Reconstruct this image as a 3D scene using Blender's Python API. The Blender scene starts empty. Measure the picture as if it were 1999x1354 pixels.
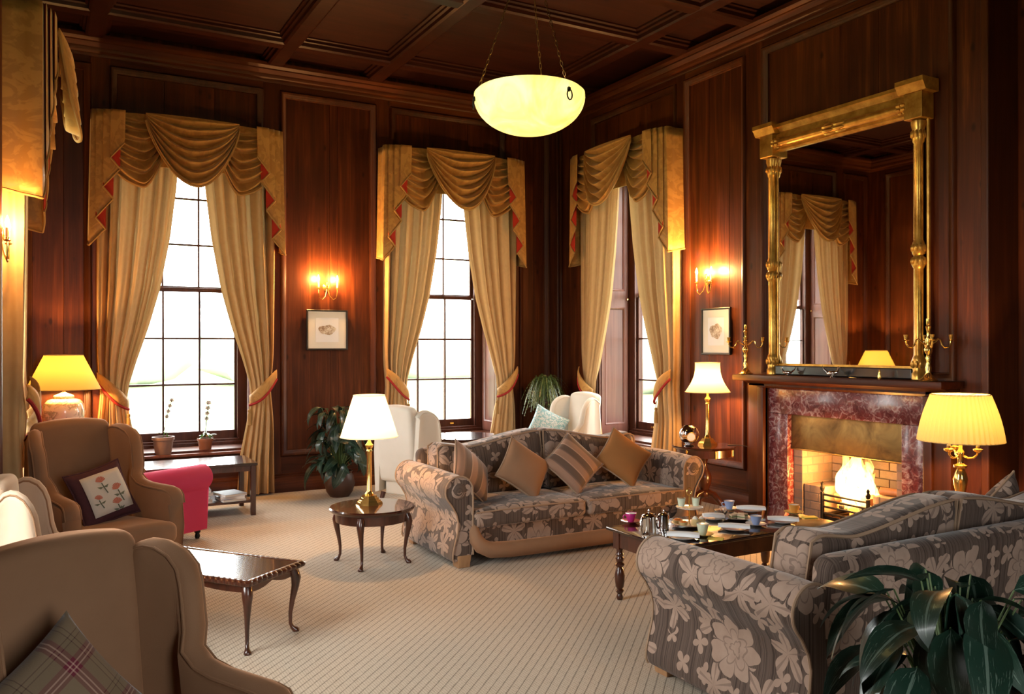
import bpy, bmesh, math, random
import numpy as np
from mathutils import Vector, Matrix
random.seed(7)
PI = math.pi
sc = bpy.context.scene
COL = sc.collection

# ------------------------------------------------------------------ camera, sky, exposure
FPX, YAW, CAMZ = 1640.0, math.radians(29.2), 1.75
cam_d = bpy.data.cameras.new('camera'); cam = bpy.data.objects.new('camera', cam_d); COL.objects.link(cam)
cam_d.sensor_width = 36.0; cam_d.lens = FPX / 1999 * 36.0; cam_d.clip_start = 0.05; cam_d.clip_end = 400
cam.location = (0, 0, CAMZ)
cam.rotation_euler = (PI / 2, math.radians(0.1), -YAW)
sc.camera = cam

SKY = 15.0
w = bpy.data.worlds.new('overcast_sky'); sc.world = w; w.use_nodes = True
bg = w.node_tree.nodes['Background']; bg.inputs[0].default_value = (1.0, .99, .97, 1); bg.inputs[1].default_value = SKY

vs = sc.view_settings
vs.view_transform = 'Standard'; vs.look = 'None'; vs.exposure = 0.4; vs.gamma = 1.0; vs.use_curve_mapping = False
cy = sc.cycles
cy.max_bounces = 7; cy.diffuse_bounces = 4; cy.glossy_bounces = 4; cy.transmission_bounces = 5; cy.transparent_max_bounces = 16
cy.caustics_reflective = False; cy.caustics_refractive = False; cy.sample_clamp_indirect = 6.0; cy.use_denoising = True

# room in metres: x along the back wall, y towards it, camera at x=0 y=0
LX, RX, BY, SY, CZ = -0.30, 6.57, 10.26, -2.2, 5.22
WT = 0.70                              # wall thickness
WIN = {'zs': 0.56, 'zt': 4.12, 'hw': 0.78}

def portal(x, y, rz):
    l = bpy.data.lights.new('window_daylight', 'AREA'); l.shape = 'RECTANGLE'; l.size = 1.56; l.size_y = 3.5
    l.cycles.is_portal = True
    o = bpy.data.objects.new('window_daylight', l); COL.objects.link(o)
    o.location = (x, y, 2.34); o.rotation_euler = (PI / 2, 0, rz)
    return o
# (centre along wall, wall)
WX1, WX2, WY3, WY4, WY5 = 1.468, 4.757, 8.575, 8.05, 4.30
portal(WX1, BY + WT - .02, PI); portal(WX2, BY + WT - .02, PI)
portal(RX + WT - .02, WY3, PI / 2); portal(LX - WT + .02, WY4, -PI / 2); portal(LX - WT + .02, WY5, -PI / 2)
portal(1.6, SY - WT + .02, 0)  # portal of the added opening behind the camera

def at(px, py, z):
    """pixel of the 1999x1354 photograph -> point on the horizontal plane at height z"""
    u, v = (px - 999.5) / FPX, (677 - py) / FPX
    c, s = math.cos(YAW), math.sin(YAW)
    t = (z - CAMZ) / v
    return Vector((t * (s + u * c), t * (c - u * s), z))

# ------------------------------------------------------------------ materials
MATS = {}
class NT:
    def __init__(s, m): s.t = m.node_tree; s.n = s.t.nodes; s.l = s.t.links
    def new(s, typ, **kw):
        x = s.n.new(typ)
        for k, v in kw.items():
            if k.startswith('i_'): s.put(x.inputs[k[2:].replace('_', ' ')], v)
            else: setattr(x, k, v)
        return x
    def put(s, sock, v):
        if hasattr(v, 'links') or isinstance(v, bpy.types.NodeSocket): s.l.new(v, sock)
        elif isinstance(v, (tuple, list)) and len(v) == 3 and sock.type == 'RGBA': sock.default_value = (*v, 1)
        else: sock.default_value = v
    def math(s, op, a, b=0.0, c=None, clamp=False):
        x = s.n.new('ShaderNodeMath'); x.operation = op; x.use_clamp = clamp
        s.put(x.inputs[0], a); s.put(x.inputs[1], b)
        if c is not None: s.put(x.inputs[2], c)
        return x.outputs[0]
    def mix(s, f, a, b, blend='MIX'):
        x = s.n.new('ShaderNodeMix'); x.data_type = 'RGBA'; x.blend_type = blend
        s.put(x.inputs[0], f); s.put(x.inputs[6], a); s.put(x.inputs[7], b)
        return x.outputs[2]
    def ramp(s, f, stops):
        x = s.n.new('ShaderNodeValToRGB'); s.put(x.inputs[0], f)
        e = x.color_ramp.elements
        while len(e) < len(stops): e.new(0.5)
        for k, (p, c) in enumerate(stops):
            e[k].position = p; e[k].color = (*c, 1) if len(c) == 3 else c
        return x.outputs[0]
    def coord(s, kind='Object', scale=(1, 1, 1), rot=(0, 0, 0), loc=None):
        c = s.n.new('ShaderNodeTexCoord').outputs[kind]
        m = s.n.new('ShaderNodeMapping'); s.l.new(c, m.inputs[0])
        m.inputs['Scale'].default_value = scale; m.inputs['Rotation'].default_value = rot
        if loc is not None: s.put(m.inputs['Location'], loc)
        return m.outputs[0]
    def noise(s, vec, scale, detail=3, rough=.55, dist=0):
        x = s.new('ShaderNodeTexNoise'); s.l.new(vec, x.inputs['Vector'])
        x.inputs['Scale'].default_value = scale; x.inputs['Detail'].default_value = detail
        x.inputs['Roughness'].default_value = rough; x.inputs['Distortion'].default_value = dist
        return x.outputs[0]
    def bump(s, h, strength=.3, dist=.01):
        x = s.new('ShaderNodeBump'); s.l.new(h, x.inputs['Height'])
        x.inputs['Strength'].default_value = strength; x.inputs['Distance'].default_value = dist
        return x.outputs[0]

def mat(name, color=(.5, .5, .5), rough=.6, metal=0.0, coat=0.0, sheen=0.0, spec=.5):
    m = bpy.data.materials.new(name); m.use_nodes = True; MATS[name] = m
    b = m.node_tree.nodes['Principled BSDF']
    b.inputs['Base Color'].default_value = (*color, 1); b.inputs['Roughness'].default_value = rough
    b.inputs['Metallic'].default_value = metal; b.inputs['Coat Weight'].default_value = coat
    b.inputs['Sheen Weight'].default_value = sheen; b.inputs['Specular IOR Level'].default_value = spec
    if coat: b.inputs['Coat Roughness'].default_value = .12
    if sheen: b.inputs['Sheen Roughness'].default_value = .4
    return m, b, NT(m)

def pine(name, axis, dark, mid, light, rough=.42, knots=True):
    m, b, t = mat(name, rough=rough, spec=.22)
    rnd = t.new('ShaderNodeObjectInfo').outputs['Random']
    off = t.new('ShaderNodeCombineXYZ'); t.put(off.inputs[0], t.math('MULTIPLY', rnd, 37.0)); t.put(off.inputs[1], t.math('MULTIPLY', rnd, 11.0)); t.put(off.inputs[2], t.math('MULTIPLY', rnd, 53.0))
    sx = [14, 14, 14]; sx[axis] = .8
    v = t.coord('Object', tuple(sx), loc=off.outputs[0])
    g = t.noise(v, 1.0, 5, .6, .5)
    s2 = [60, 60, 60]; s2[axis] = 1.2
    g2 = t.noise(t.coord('Object', tuple(s2), loc=off.outputs[0]), 1.0, 3, .6)
    f = t.math('ADD', t.math('MULTIPLY', g, .75), t.math('MULTIPLY', g2, .25))
    c = t.ramp(f, [(.3, dark), (.52, mid), (.72, light)])
    big = t.noise(t.coord('Object', (1.1, 1.1, 1.1), loc=off.outputs[0]), 1.0, 2)
    c = t.mix(t.math('MULTIPLY', t.math('SUBTRACT', rnd, .5), .5, clamp=True), c, light)
    c = t.mix(t.ramp(big, [(.4, (0, 0, 0)), (.7, (.5, .5, .5))]), c, dark)
    if knots:
        s3 = [5.5, 5.5, 5.5]; s3[axis] = 2.6
        vo = t.new('ShaderNodeTexVoronoi'); t.l.new(t.coord('Object', tuple(s3), loc=off.outputs[0]), vo.inputs['Vector'])
        vo.inputs['Scale'].default_value = 1.0
        k = t.ramp(vo.outputs['Distance'], [(.05, (1, 1, 1)), (.13, (0, 0, 0))])
        c = t.mix(t.math('MULTIPLY', k, .75), c, (dark[0] * .35, dark[1] * .3, dark[2] * .3))
    t.put(b.inputs['Base Color'], c)
    t.put(b.inputs['Normal'], t.bump(g2, .12, .004))
    return m
D, Mi, L = (.025, .0055, .0019), (.078, .0180, .0050), (.18, .049, .0115)
pine('panel_wood', 2, D, Mi, L)
pine('rail_wood_x', 0, D, Mi, L, knots=False)
pine('moulding_wood', 2, (.028, .007, .0025), (.066, .0175, .0052), (.115, .033, .009), .40, False)
pine('ceiling_wood', 0, (.014, .0034, .0022), (.031, .0072, .0040), (.052, .0125, .006), .5, True)
pine('beam_wood', 0, (.016, .004, .0023), (.033, .0083, .0046), (.055, .0145, .007), .36, False)
pine('shutter_wood', 2, (.075, .026, .018), (.15, .055, .037), (.21, .08, .055), .32, False)
pine('sash_wood', 2, (.05, .018, .012), (.10, .036, .024), (.15, .055, .037), .35, False)
def polished(name, c1, c2, axis=0, coat=.9, rough=.3):
    m, b, t = mat(name, rough=rough, coat=coat)
    s = [9, 9, 9]; s[axis] = .9
    g = t.noise(t.coord('Object', tuple(s)), 1.6, 5, .6, .8)
    t.put(b.inputs['Base Color'], t.ramp(g, [(.3, c1), (.7, c2)]))
    b.inputs['Coat Roughness'].default_value = .05
    return m
polished('mahogany', (.022, .0055, .003), (.085, .021, .0085), 2, coat=.6)
polished('mahogany_top', (.016, .004, .0025), (.05, .012, .006), 0, coat=1.0, rough=.22)
polished('ebony_wood', (.008, .0035, .002), (.022, .008, .005), 0, coat=1.0, rough=.2)
polished('oak_foot', (.30, .15, .07), (.45, .25, .12), 2, coat=.2, rough=.45)

def velvet(name, c1, c2, rough=.8, sheen=.5, scale=22, scheme='Object'):
    m, b, t = mat(name, rough=rough, sheen=sheen, spec=.2)
    n = t.noise(t.coord(scheme), 2.6, 3, .6)
    f = t.noise(t.coord(scheme), scale * 12, 2, .6)
    t.put(b.inputs['Base Color'], t.mix(n, c1, c2))
    b.inputs['Sheen Tint'].default_value = (*[min(1, x * 2.2) for x in c2], 1)
    t.put(b.inputs['Normal'], t.bump(f, .25, .002))
    return m
velvet('tan_velvet', (.19, .095, .048), (.29, .158, .088), sheen=.9)
velvet('rose_velvet', (.20, .105, .056), (.32, .175, .10), scale=30)
velvet('window_lit_velvet', (.42, .29, .20), (.54, .40, .29), sheen=.5)  # tan velvet made paler: bright window light put into the colour
velvet('crimson_cloth', (.40, .026, .075), (.47, .036, .10), rough=.75, sheen=.3)
velvet('cream_damask', (.58, .54, .46), (.70, .66, .58), sheen=.25)
velvet('gold_cushion', (.27, .11, .032), (.36, .155, .05))
velvet('piping_cord', (.30, .19, .12), (.36, .24, .16), sheen=0)
velvet('lining_red', (.34, .022, .012), (.42, .032, .018), sheen=0)
velvet('red_trim', (.30, .02, .02), (.36, .035, .03), sheen=0)
velvet('gold_fringe', (.30, .16, .05), (.45, .27, .10), sheen=0, scale=40)

def damask(name, c1, c2, c3):
    m, b, t = mat(name, rough=.62, sheen=.35, spec=.3)
    v = t.coord('UV', (1, 1, 1))
    n1 = t.noise(v, 7, 3, .6, 1.6); n2 = t.noise(v, 2.2, 3, .5)
    f = t.ramp(n1, [(.46, (0, 0, 0)), (.54, (1, 1, 1))])
    c = t.mix(n2, c1, c2); c = t.mix(t.math('MULTIPLY', f, .55), c, c3)
    t.put(b.inputs['Base Color'], c)
    t.put(b.inputs['Roughness'], t.ramp(n1, [(.46, (.7, .7, .7)), (.54, (.48, .48, .48))]))
    fi = t.noise(v, 260, 2)
    t.put(b.inputs['Normal'], t.bump(fi, .12, .002))
    b.inputs['Sheen Tint'].default_value = (1, .85, .55, 1)
    return m
damask('gold_damask', (.46, .235, .062), (.55, .30, .088), (.31, .145, .036))

def curtain_cloth():
    m, b, t = mat('curtain_damask', rough=.7, spec=.25)
    v = t.coord('UV')
    n1 = t.noise(v, 6, 3, .6, 1.5); n2 = t.noise(v, 1.4, 2)
    f = t.ramp(n1, [(.40, (0, 0, 0)), (.60, (.6, .6, .6))])
    c = t.mix(n2, (.50, .305, .135), (.60, .39, .19)); c = t.mix(t.math('MULTIPLY', f, .4), c, (.42, .235, .095))
    t.put(b.inputs['Base Color'], c)
    tr = t.new('ShaderNodeBsdfTranslucent'); t.put(tr.inputs[0], (.62, .42, .20))
    mx = t.new('ShaderNodeMixShader'); mx.inputs[0].default_value = .10
    t.l.new(b.outputs[0], mx.inputs[1]); t.l.new(tr.outputs[0], mx.inputs[2])
    t.l.new(mx.outputs[0], t.n['Material Output'].inputs[0])
curtain_cloth()

def floral():
    """striped grey-brown jacquard with pale flowers and leaves, in fabric metres (UV)"""
    m, b, t = mat('floral_jacquard', rough=.78, sheen=.3, spec=.2)
    uv = t.coord('UV')
    sep = t.new('ShaderNodeSeparateXYZ'); t.l.new(uv, sep.inputs[0])
    st = t.noise(t.coord('UV', (95, .6, 1)), 1.0, 2, .7)
    base = t.ramp(st, [(.36, (.044, .027, .020)), (.47, (.090, .060, .046)), (.56, (.128, .089, .070)), (.66, (.062, .041, .031))])
    def motif(scale, R, n, a, p, seed, keep):
        mp = t.coord('UV', (1, 1, 1), loc=(seed, seed * .61, 0))
        vo = t.new('ShaderNodeTexVoronoi', voronoi_dimensions='2D', feature='F1'); t.l.new(mp, vo.inputs['Vector'])
        vo.inputs['Scale'].default_value = scale; vo.inputs['Randomness'].default_value = .55
        d = t.new('ShaderNodeVectorMath', operation='SUBTRACT'); t.l.new(mp, d.inputs[0]); t.l.new(vo.outputs['Position'], d.inputs[1])
        s = t.new('ShaderNodeSeparateXYZ'); t.l.new(d.outputs[0], s.inputs[0])
        cs = t.new('ShaderNodeSeparateColor'); t.l.new(vo.outputs['Color'], cs.inputs[0])
        r = t.math('SQRT', t.math('ADD', t.math('MULTIPLY', s.outputs[0], s.outputs[0]), t.math('MULTIPLY', s.outputs[1], s.outputs[1])))
        th = t.math('ADD', t.math('ARCTAN2', s.outputs[1], s.outputs[0]), t.math('MULTIPLY', cs.outputs[0], 6.28))
        wob = t.noise(mp, 9, 1)
        lobe = t.math('POWER', t.math('ABSOLUTE', t.math('COSINE', t.math('MULTIPLY', th, n / 2))), p)
        r0 = t.math('MULTIPLY', t.math('ADD', t.math('MULTIPLY', lobe, 1 - a), a), t.math('MULTIPLY', t.math('ADD', wob, .5), R))
        mask = t.math('MULTIPLY', t.math('LESS_THAN', r, r0), t.math('GREATER_THAN', cs.outputs[1], 1 - keep))
        q = t.math('DIVIDE', r, r0)
        # vein / petal lines
        l1 = t.math('LESS_THAN', lobe, .16)
        return mask, q, lobe, l1, th
    mA, qA, lobA, vA, thA = motif(2.35, .148, 7, .66, .5, 3.1, .85)
    mB, qB, lobB, vB, thB = motif(3.9, .118, 5, .10, .95, 11.7, .72)
    mC, qC, lobC, vC, thC = motif(7.5, .055, 4, .12, .8, 27.3, .6)
    mask = t.math('MAXIMUM', t.math('MAXIMUM', mA, mB), mC)
    # keep a striped gap round each large flower
    ringA = t.math('MULTIPLY', t.math('GREATER_THAN', qA, 1.0), t.math('LESS_THAN', qA, 1.13))
    mask = t.math('MULTIPLY', mask, t.math('SUBTRACT', 1.0, ringA))
    # inner petals of the large flowers drawn as thin lines
    w1 = t.math('ABSOLUTE', t.math('SUBTRACT', t.math('ADD', qA, t.math('MULTIPLY', t.math('SINE', t.math('MULTIPLY', thA, 5.0)), .09)), .52))
    w2 = t.math('ABSOLUTE', t.math('SUBTRACT', t.math('ADD', qA, t.math('MULTIPLY', t.math('SINE', t.math('MULTIPLY', thA, 3.0)), .07)), .24))
    rad = t.math('MULTIPLY', t.math('GREATER_THAN', qA, .52), t.math('LESS_THAN', lobA, .3))
    line = t.math('MAXIMUM', t.math('MAXIMUM', t.math('LESS_THAN', w1, .035), t.math('LESS_THAN', w2, .035)), rad)
    lineA = t.math('MULTIPLY', line, mA)
    veinB = t.math('MULTIPLY', t.math('GREATER_THAN', lobB, .985), t.math('MULTIPLY', mB, t.math('SUBTRACT', 1.0, mA)))
    tone = t.noise(uv, 14, 3)
    pale = t.mix(tone, (.27, .18, .135), (.41, .29, .225))
    c = t.mix(mask, base, pale)
    c = t.mix(t.math('MULTIPLY', t.math('MAXIMUM', lineA, veinB), .55), c, (.13, .085, .07))
    t.put(b.inputs['Base Color'], c)
    t.put(b.inputs['Normal'], t.bump(t.math('ADD', t.math('MULTIPLY', mask, .6), t.math('MULTIPLY', st, .5)), .22, .003))
floral()

def striped(name, cols):
    m, b, t = mat(name, rough=.7, sheen=.4)
    s = t.new('ShaderNodeSeparateXYZ'); t.l.new(t.coord('UV', (1, 1, 1)), s.inputs[0])
    f = t.math('FRACT', t.math('MULTIPLY', s.outputs[0], 7.2))
    r = t.ramp(f, cols); r.node.color_ramp.interpolation = 'CONSTANT'
    t.put(b.inputs['Base Color'], r)
striped('striped_silk', [(0, (.11, .062, .04)), (.42, (.40, .235, .16)), (.5, (.30, .16, .10)), (.92, (.16, .09, .06))])

def tartan():
    m, b, t = mat('tartan_wool', rough=.9, sheen=.3, spec=.15)
    s = t.new('ShaderNodeSeparateXYZ'); t.l.new(t.coord('UV'), s.inputs[0])
    def bands(o):
        f = t.math('FRACT', t.math('MULTIPLY', o, 5.2))
        r = t.ramp(f, [(0, (.19, .135, .085)), (.34, (.13, .022, .035)), (.40, (.45, .28, .23)), (.425, (.13, .022, .035)), (.47, (.45, .28, .23)), (.495, (.13, .022, .035)), (.56, (.16, .115, .07)), (.72, (.06, .03, .025)), (.735, (.18, .13, .08)), (.80, (.06, .03, .025)), (.815, (.19, .135, .085))])
        r.node.color_ramp.interpolation = 'CONSTANT'; return r
    c = t.mix(.5, bands(s.outputs[0]), bands(s.outputs[1]))
    t.put(b.inputs['Base Color'], c)
    t.put(b.inputs['Normal'], t.bump(t.noise(t.coord('UV'), 300, 2), .3, .002))
tartan()

def blue_print():
    m, b, t = mat('blue_print', rough=.75)
    n = t.noise(t.coord('UV'), 16, 3, .6, 2)
    t.put(b.inputs['Base Color'], t.ramp(n, [(.44, (.62, .70, .72)), (.5, (.13, .38, .46)), (.56, (.30, .55, .60)), (.62, (.66, .72, .72))]))
blue_print()

def carpet():
    m, b, t = mat('carpet_weave', rough=.95, sheen=.2, spec=.1)
    s = t.new('ShaderNodeSeparateXYZ'); t.l.new(t.coord('Object', (1, 1, 1), (0, 0, math.radians(45))), s.inputs[0])
    n = t.noise(t.coord('Object'), 70, 3, .7); n2 = t.noise(t.coord('Object'), .8, 2); n3 = t.noise(t.coord('Object'), 24, 2, .6)
    wob = t.math('ADD', s.outputs[0], t.math('MULTIPLY', t.math('SUBTRACT', n3, .5), .006))
    ln = t.math('LESS_THAN', t.math('FRACT', t.math('MULTIPLY', wob, 21.0)), .14)
    P = 2 * PI / .022
    a = t.math('SINE', t.math('MULTIPLY', s.outputs[0], P)); c = t.math('SINE', t.math('MULTIPLY', s.outputs[1], P))
    dots = t.math('GREATER_THAN', t.math('MULTIPLY', a, c), .28)
    col = t.mix(n, (.36, .285, .205), (.60, .505, .395))
    col = t.mix(t.math('MULTIPLY', dots, t.math('MULTIPLY', n3, 1.15)), col, (.19, .145, .10))
    col = t.mix(t.math('MULTIPLY', ln, t.math('ADD', t.math('MULTIPLY', n3, .7), .35)), col, (.085, .062, .042))
    col = t.mix(t.math('MULTIPLY', n2, .2), col, (.40, .31, .22))
    t.put(b.inputs['Base Color'], col)
    t.put(b.inputs['Normal'], t.bump(t.math('SUBTRACT', n, t.math('MULTIPLY', ln, .6)), .5, .006))
carpet()

def marble():
    m, b, t = mat('red_marble', rough=.22, coat=.3)
    v = t.coord('Object')
    ns = t.new('ShaderNodeTexNoise'); t.l.new(v, ns.inputs['Vector']); ns.inputs['Scale'].default_value = 9; ns.inputs['Detail'].default_value = 4
    wv = t.new('ShaderNodeVectorMath', operation='MULTIPLY_ADD'); t.l.new(ns.outputs['Color'], wv.inputs[0]); wv.inputs[1].default_value = (.16, .16, .16); t.l.new(v, wv.inputs[2])
    vo = t.new('ShaderNodeTexVoronoi', feature='DISTANCE_TO_EDGE'); t.l.new(wv.outputs[0], vo.inputs['Vector']); vo.inputs['Scale'].default_value = 15
    n = t.noise(wv.outputs[0], 8, 5, .7, 1.5)
    vein = t.ramp(vo.outputs['Distance'], [(.0, (1, 1, 1)), (.16, (0, 0, 0))])
    c = t.ramp(n, [(.32, (.055, .010, .012)), (.5, (.14, .028, .030)), (.60, (.22, .07, .068)), (.72, (.36, .22, .21))])
    c = t.mix(t.math('MULTIPLY', vein, t.math('MULTIPLY', t.ramp(n, [(.42, (0, 0, 0)), (.6, (1, 1, 1))]), .75)), c, (.46, .36, .35))
    t.put(b.inputs['Base Color'], c)
marble()
def brass_plate():
    m, b, t = mat('tarnished_brass', (.3, .2, .06), .45, .85)
    n = t.noise(t.coord('Object'), 4, 4, .6, .8)
    t.put(b.inputs['Base Color'], t.ramp(n, [(.3, (.12, .07, .025)), (.55, (.26, .165, .055)), (.75, (.38, .26, .09))]))
    t.put(b.inputs['Roughness'], t.ramp(n, [(.3, (.6, .6, .6)), (.7, (.35, .35, .35))]))
brass_plate()
def fire_brick():
    m, b, t = mat('fire_brick', rough=.9)
    rnd = t.new('ShaderNodeObjectInfo').outputs['Random']
    n = t.noise(t.coord('Object'), 22, 4, .7)
    c = t.mix(rnd, (.23, .155, .11), (.36, .25, .18)); c = t.mix(t.math('MULTIPLY', n, .6), c, (.12, .085, .065))
    t.put(b.inputs['Base Color'], c); t.put(b.inputs['Normal'], t.bump(n, .5, .01))
fire_brick()
mat('soot', (.03, .025, .022), .95)
mat('mortar', (.17, .14, .12), .95)
mat('cast_iron', (.012, .011, .010), .45, .6)
def gilt():
    m, b, t = mat('gilt', (.62, .36, .09), .3, .72)
    n = t.noise(t.coord('Object'), 9, 4, .6)
    t.put(b.inputs['Base Color'], t.ramp(n, [(.3, (.40, .19, .03)), (.6, (.70, .39, .08)), (.8, (.82, .50, .13))]))
gilt()
mat('polished_brass', (.88, .58, .17), .17, .95)
mat('bronze', (.16, .10, .04), .35, .9)
mat('dark_pot', (.055, .022, .013), .5)
mat('silver_plate', (.80, .80, .80), .10, 1.0)
mat('mirror_glass', (.86, .86, .85), .015, 1.0)
mat('chrome', (.8, .8, .82), .06, 1.0)
mat('black_lacquer', (.006, .006, .007), .25, 0, .6)
mat('black_frame', (.012, .010, .008), .4)
def leafm(name, c1, c2, c3):
    m, b, t = mat(name, rough=.32, spec=.5, coat=.25)
    s = t.new('ShaderNodeSeparateXYZ'); t.l.new(t.coord('UV'), s.inputs[0])
    rnd = t.new('ShaderNodeObjectInfo').outputs['Random']
    n = t.noise(t.coord('UV', (3, 14, 1)), 1.5, 3, .6, .5)
    mid = t.math('LESS_THAN', t.math('ABSOLUTE', t.math('SUBTRACT', s.outputs[1], .5)), .035)
    streak = t.math('MULTIPLY', t.math('GREATER_THAN', n, .60), .5)
    c = t.mix(rnd, c1, c2); c = t.mix(t.math('MAXIMUM', t.math('MULTIPLY', mid, .6), streak), c, c3)
    t.put(b.inputs['Base Color'], c)
leafm('dark_leaf', (.007, .022, .015), (.015, .042, .025), (.14, .20, .16))
leafm('fern_leaf', (.05, .085, .022), (.10, .15, .045), (.16, .21, .08))
leafm('pot_leaf', (.03, .13, .025), (.06, .20, .04), (.1, .25, .08))
mat('terracotta', (.20, .075, .04), .7)
mat('clay_grey', (.22, .13, .10), .6)
mat('earth', (.02, .013, .009), .95)
mat('stem_green', (.08, .13, .04), .6)
mat('petal_white', (.72, .68, .68), .6)
mat('candle_wax', (.80, .68, .42), .5)
mat('linen', (.83, .84, .86), .8)
mat('porcelain', (.80, .80, .78), .15, 0, .5)
mat('porcelain_pink', (.50, .03, .20), .2, 0, .5)
mat('porcelain_blue', (.25, .32, .52), .2, 0, .5)
mat('porcelain_green', (.62, .66, .50), .2, 0, .5)
mat('porcelain_amber', (.62, .30, .07), .2, 0, .5)
mat('saucer_yellow', (.62, .50, .16), .25, 0, .4)
mat('saucer_red', (.42, .05, .05), .25, 0, .4)
mat('sponge_cake', (.72, .52, .24), .9)
mat('cake_icing', (.83, .76, .64), .6)
mat('orange_jelly', (.75, .20, .03), .35)
mat('bread', (.62, .50, .36), .9)
mat('bread_crust', (.30, .15, .06), .9)
mat('amber_sugar', (.28, .11, .05), .3, 0, .4)
mat('yellow_paper', (.85, .66, .12), .8)
mat('book_cover', (.30, .33, .38), .4)
mat('book_dark', (.05, .06, .09), .4)
mat('book_pages', (.70, .67, .60), .9)
mat('mount_card', (.78, .74, .65), .9)
mat('lamp_cord', (.02, .015, .01), .6)
def sketch():
    m, b, t = mat('animal_sketch', rough=.9)
    v = t.coord('Object')
    n = t.noise(v, 60, 4, .7, 1.5); n2 = t.noise(v, 14, 2)
    t.put(b.inputs['Base Color'], t.ramp(t.math('ADD', t.math('MULTIPLY', n, .6), t.math('MULTIPLY', n2, .4)), [(.40, (.22, .13, .08)), (.5, (.52, .42, .31)), (.58, (.76, .72, .63))]))
sketch()
def ginger_jar():
    m, b, t = mat('floral_porcelain', rough=.15, coat=.5)
    n = t.noise(t.coord('Object'), 9, 4, .6, 1.5)
    t.put(b.inputs['Base Color'], t.ramp(n, [(.46, (.80, .75, .60)), (.53, (.50, .42, .32)), (.58, (.32, .36, .24)), (.64, (.80, .75, .60))]))
ginger_jar()
def thistle():
    m, b, t = mat('cushion_tapestry', rough=.9)
    s = t.new('ShaderNodeSeparateXYZ'); t.l.new(t.coord('UV'), s.inputs[0])
    n = t.noise(t.coord('UV'), 40, 3)
    t.put(b.inputs['Base Color'], t.mix(n, (.045, .012, .016), (.09, .022, .026)))
thistle()
mat('thistle_petal', (.52, .13, .07), .85)
mat('thistle_stalk', (.14, .15, .10), .85)
mat('tapestry_ground', (.62, .56, .48), .9)

def glass(name='window_glass'):
    m = bpy.data.materials.new(name); m.use_nodes = True; MATS[name] = m; t = NT(m)
    t.n.remove(t.n['Principled BSDF'])
    a = t.new('ShaderNodeBsdfTransparent'); g = t.new('ShaderNodeBsdfGlossy'); g.inputs['Roughness'].default_value = .01
    a.inputs[0].default_value = (.97, .985, .98, 1)
    mx = t.new('ShaderNodeMixShader'); mx.inputs[0].default_value = .045
    t.l.new(a.outputs[0], mx.inputs[1]); t.l.new(g.outputs[0], mx.inputs[2]); t.l.new(mx.outputs[0], t.n['Material Output'].inputs[0])
glass()
def clear_glass():
    m, b, t = mat('clear_glass', (.95, .97, .97), .02); b.inputs['Transmission Weight'].default_value = .95
clear_glass()

def emit(name, col, strength, base=None, translucent=None):
    m = bpy.data.materials.new(name); m.use_nodes = True; MATS[name] = m; t = NT(m)
    b = t.n['Principled BSDF']
    b.inputs['Base Color'].default_value = (*(base or col), 1); b.inputs['Roughness'].default_value = .8
    b.inputs['Emission Color'].default_value = (*col, 1); b.inputs['Emission Strength'].default_value = strength
    if translucent:
        tr = t.new('ShaderNodeBsdfTranslucent'); t.put(tr.inputs[0], translucent)
        mx = t.new('ShaderNodeMixShader'); mx.inputs[0].default_value = .5
        t.l.new(b.outputs[0], mx.inputs[1]); t.l.new(tr.outputs[0], mx.inputs[2]); t.l.new(mx.outputs[0], t.n['Material Output'].inputs[0])
    return m
emit('shade_cream', (1, .76, .36), .22, (.8, .70, .50), (.55, .42, .20))
emit('shade_pleated', (1, .64, .20), .10, (.70, .54, .27), (.09, .074, .026))
emit('shade_white', (1, .88, .62), .55, (.85, .80, .68), (.8, .70, .48))
emit('shade_yellow', (1, .58, .14), .10, (.70, .48, .20), (.115, .082, .018))
def bulb_glow():
    m = bpy.data.materials.new('bulb_glow'); m.use_nodes = True; MATS['bulb_glow'] = m; t = NT(m)
    t.n.remove(t.n['Principled BSDF'])
    e = t.new('ShaderNodeEmission'); e.inputs[0].default_value = (1, .66, .27, 1); e.inputs[1].default_value = 40
    a = t.new('ShaderNodeBsdfTransparent'); mx = t.new('ShaderNodeMixShader'); mx.inputs[0].default_value = .3
    t.l.new(a.outputs[0], mx.inputs[1]); t.l.new(e.outputs[0], mx.inputs[2]); t.l.new(mx.outputs[0], t.n['Material Output'].inputs[0])
bulb_glow()
emit('ember', (1, .22, .02), 5, (.05, .02, .01))
def alabaster():
    m = emit('alabaster', (1, .78, .26), 1.0, (.8, .7, .45)); t = NT(m); b = t.n['Principled BSDF']
    n = t.noise(t.coord('Object'), 3.2, 4, .6, 1.8)
    t.put(b.inputs['Emission Color'], t.ramp(n, [(.32, (.85, .50, .09)), (.5, (1, .76, .20)), (.68, (1, .88, .36))]))
alabaster()
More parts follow.
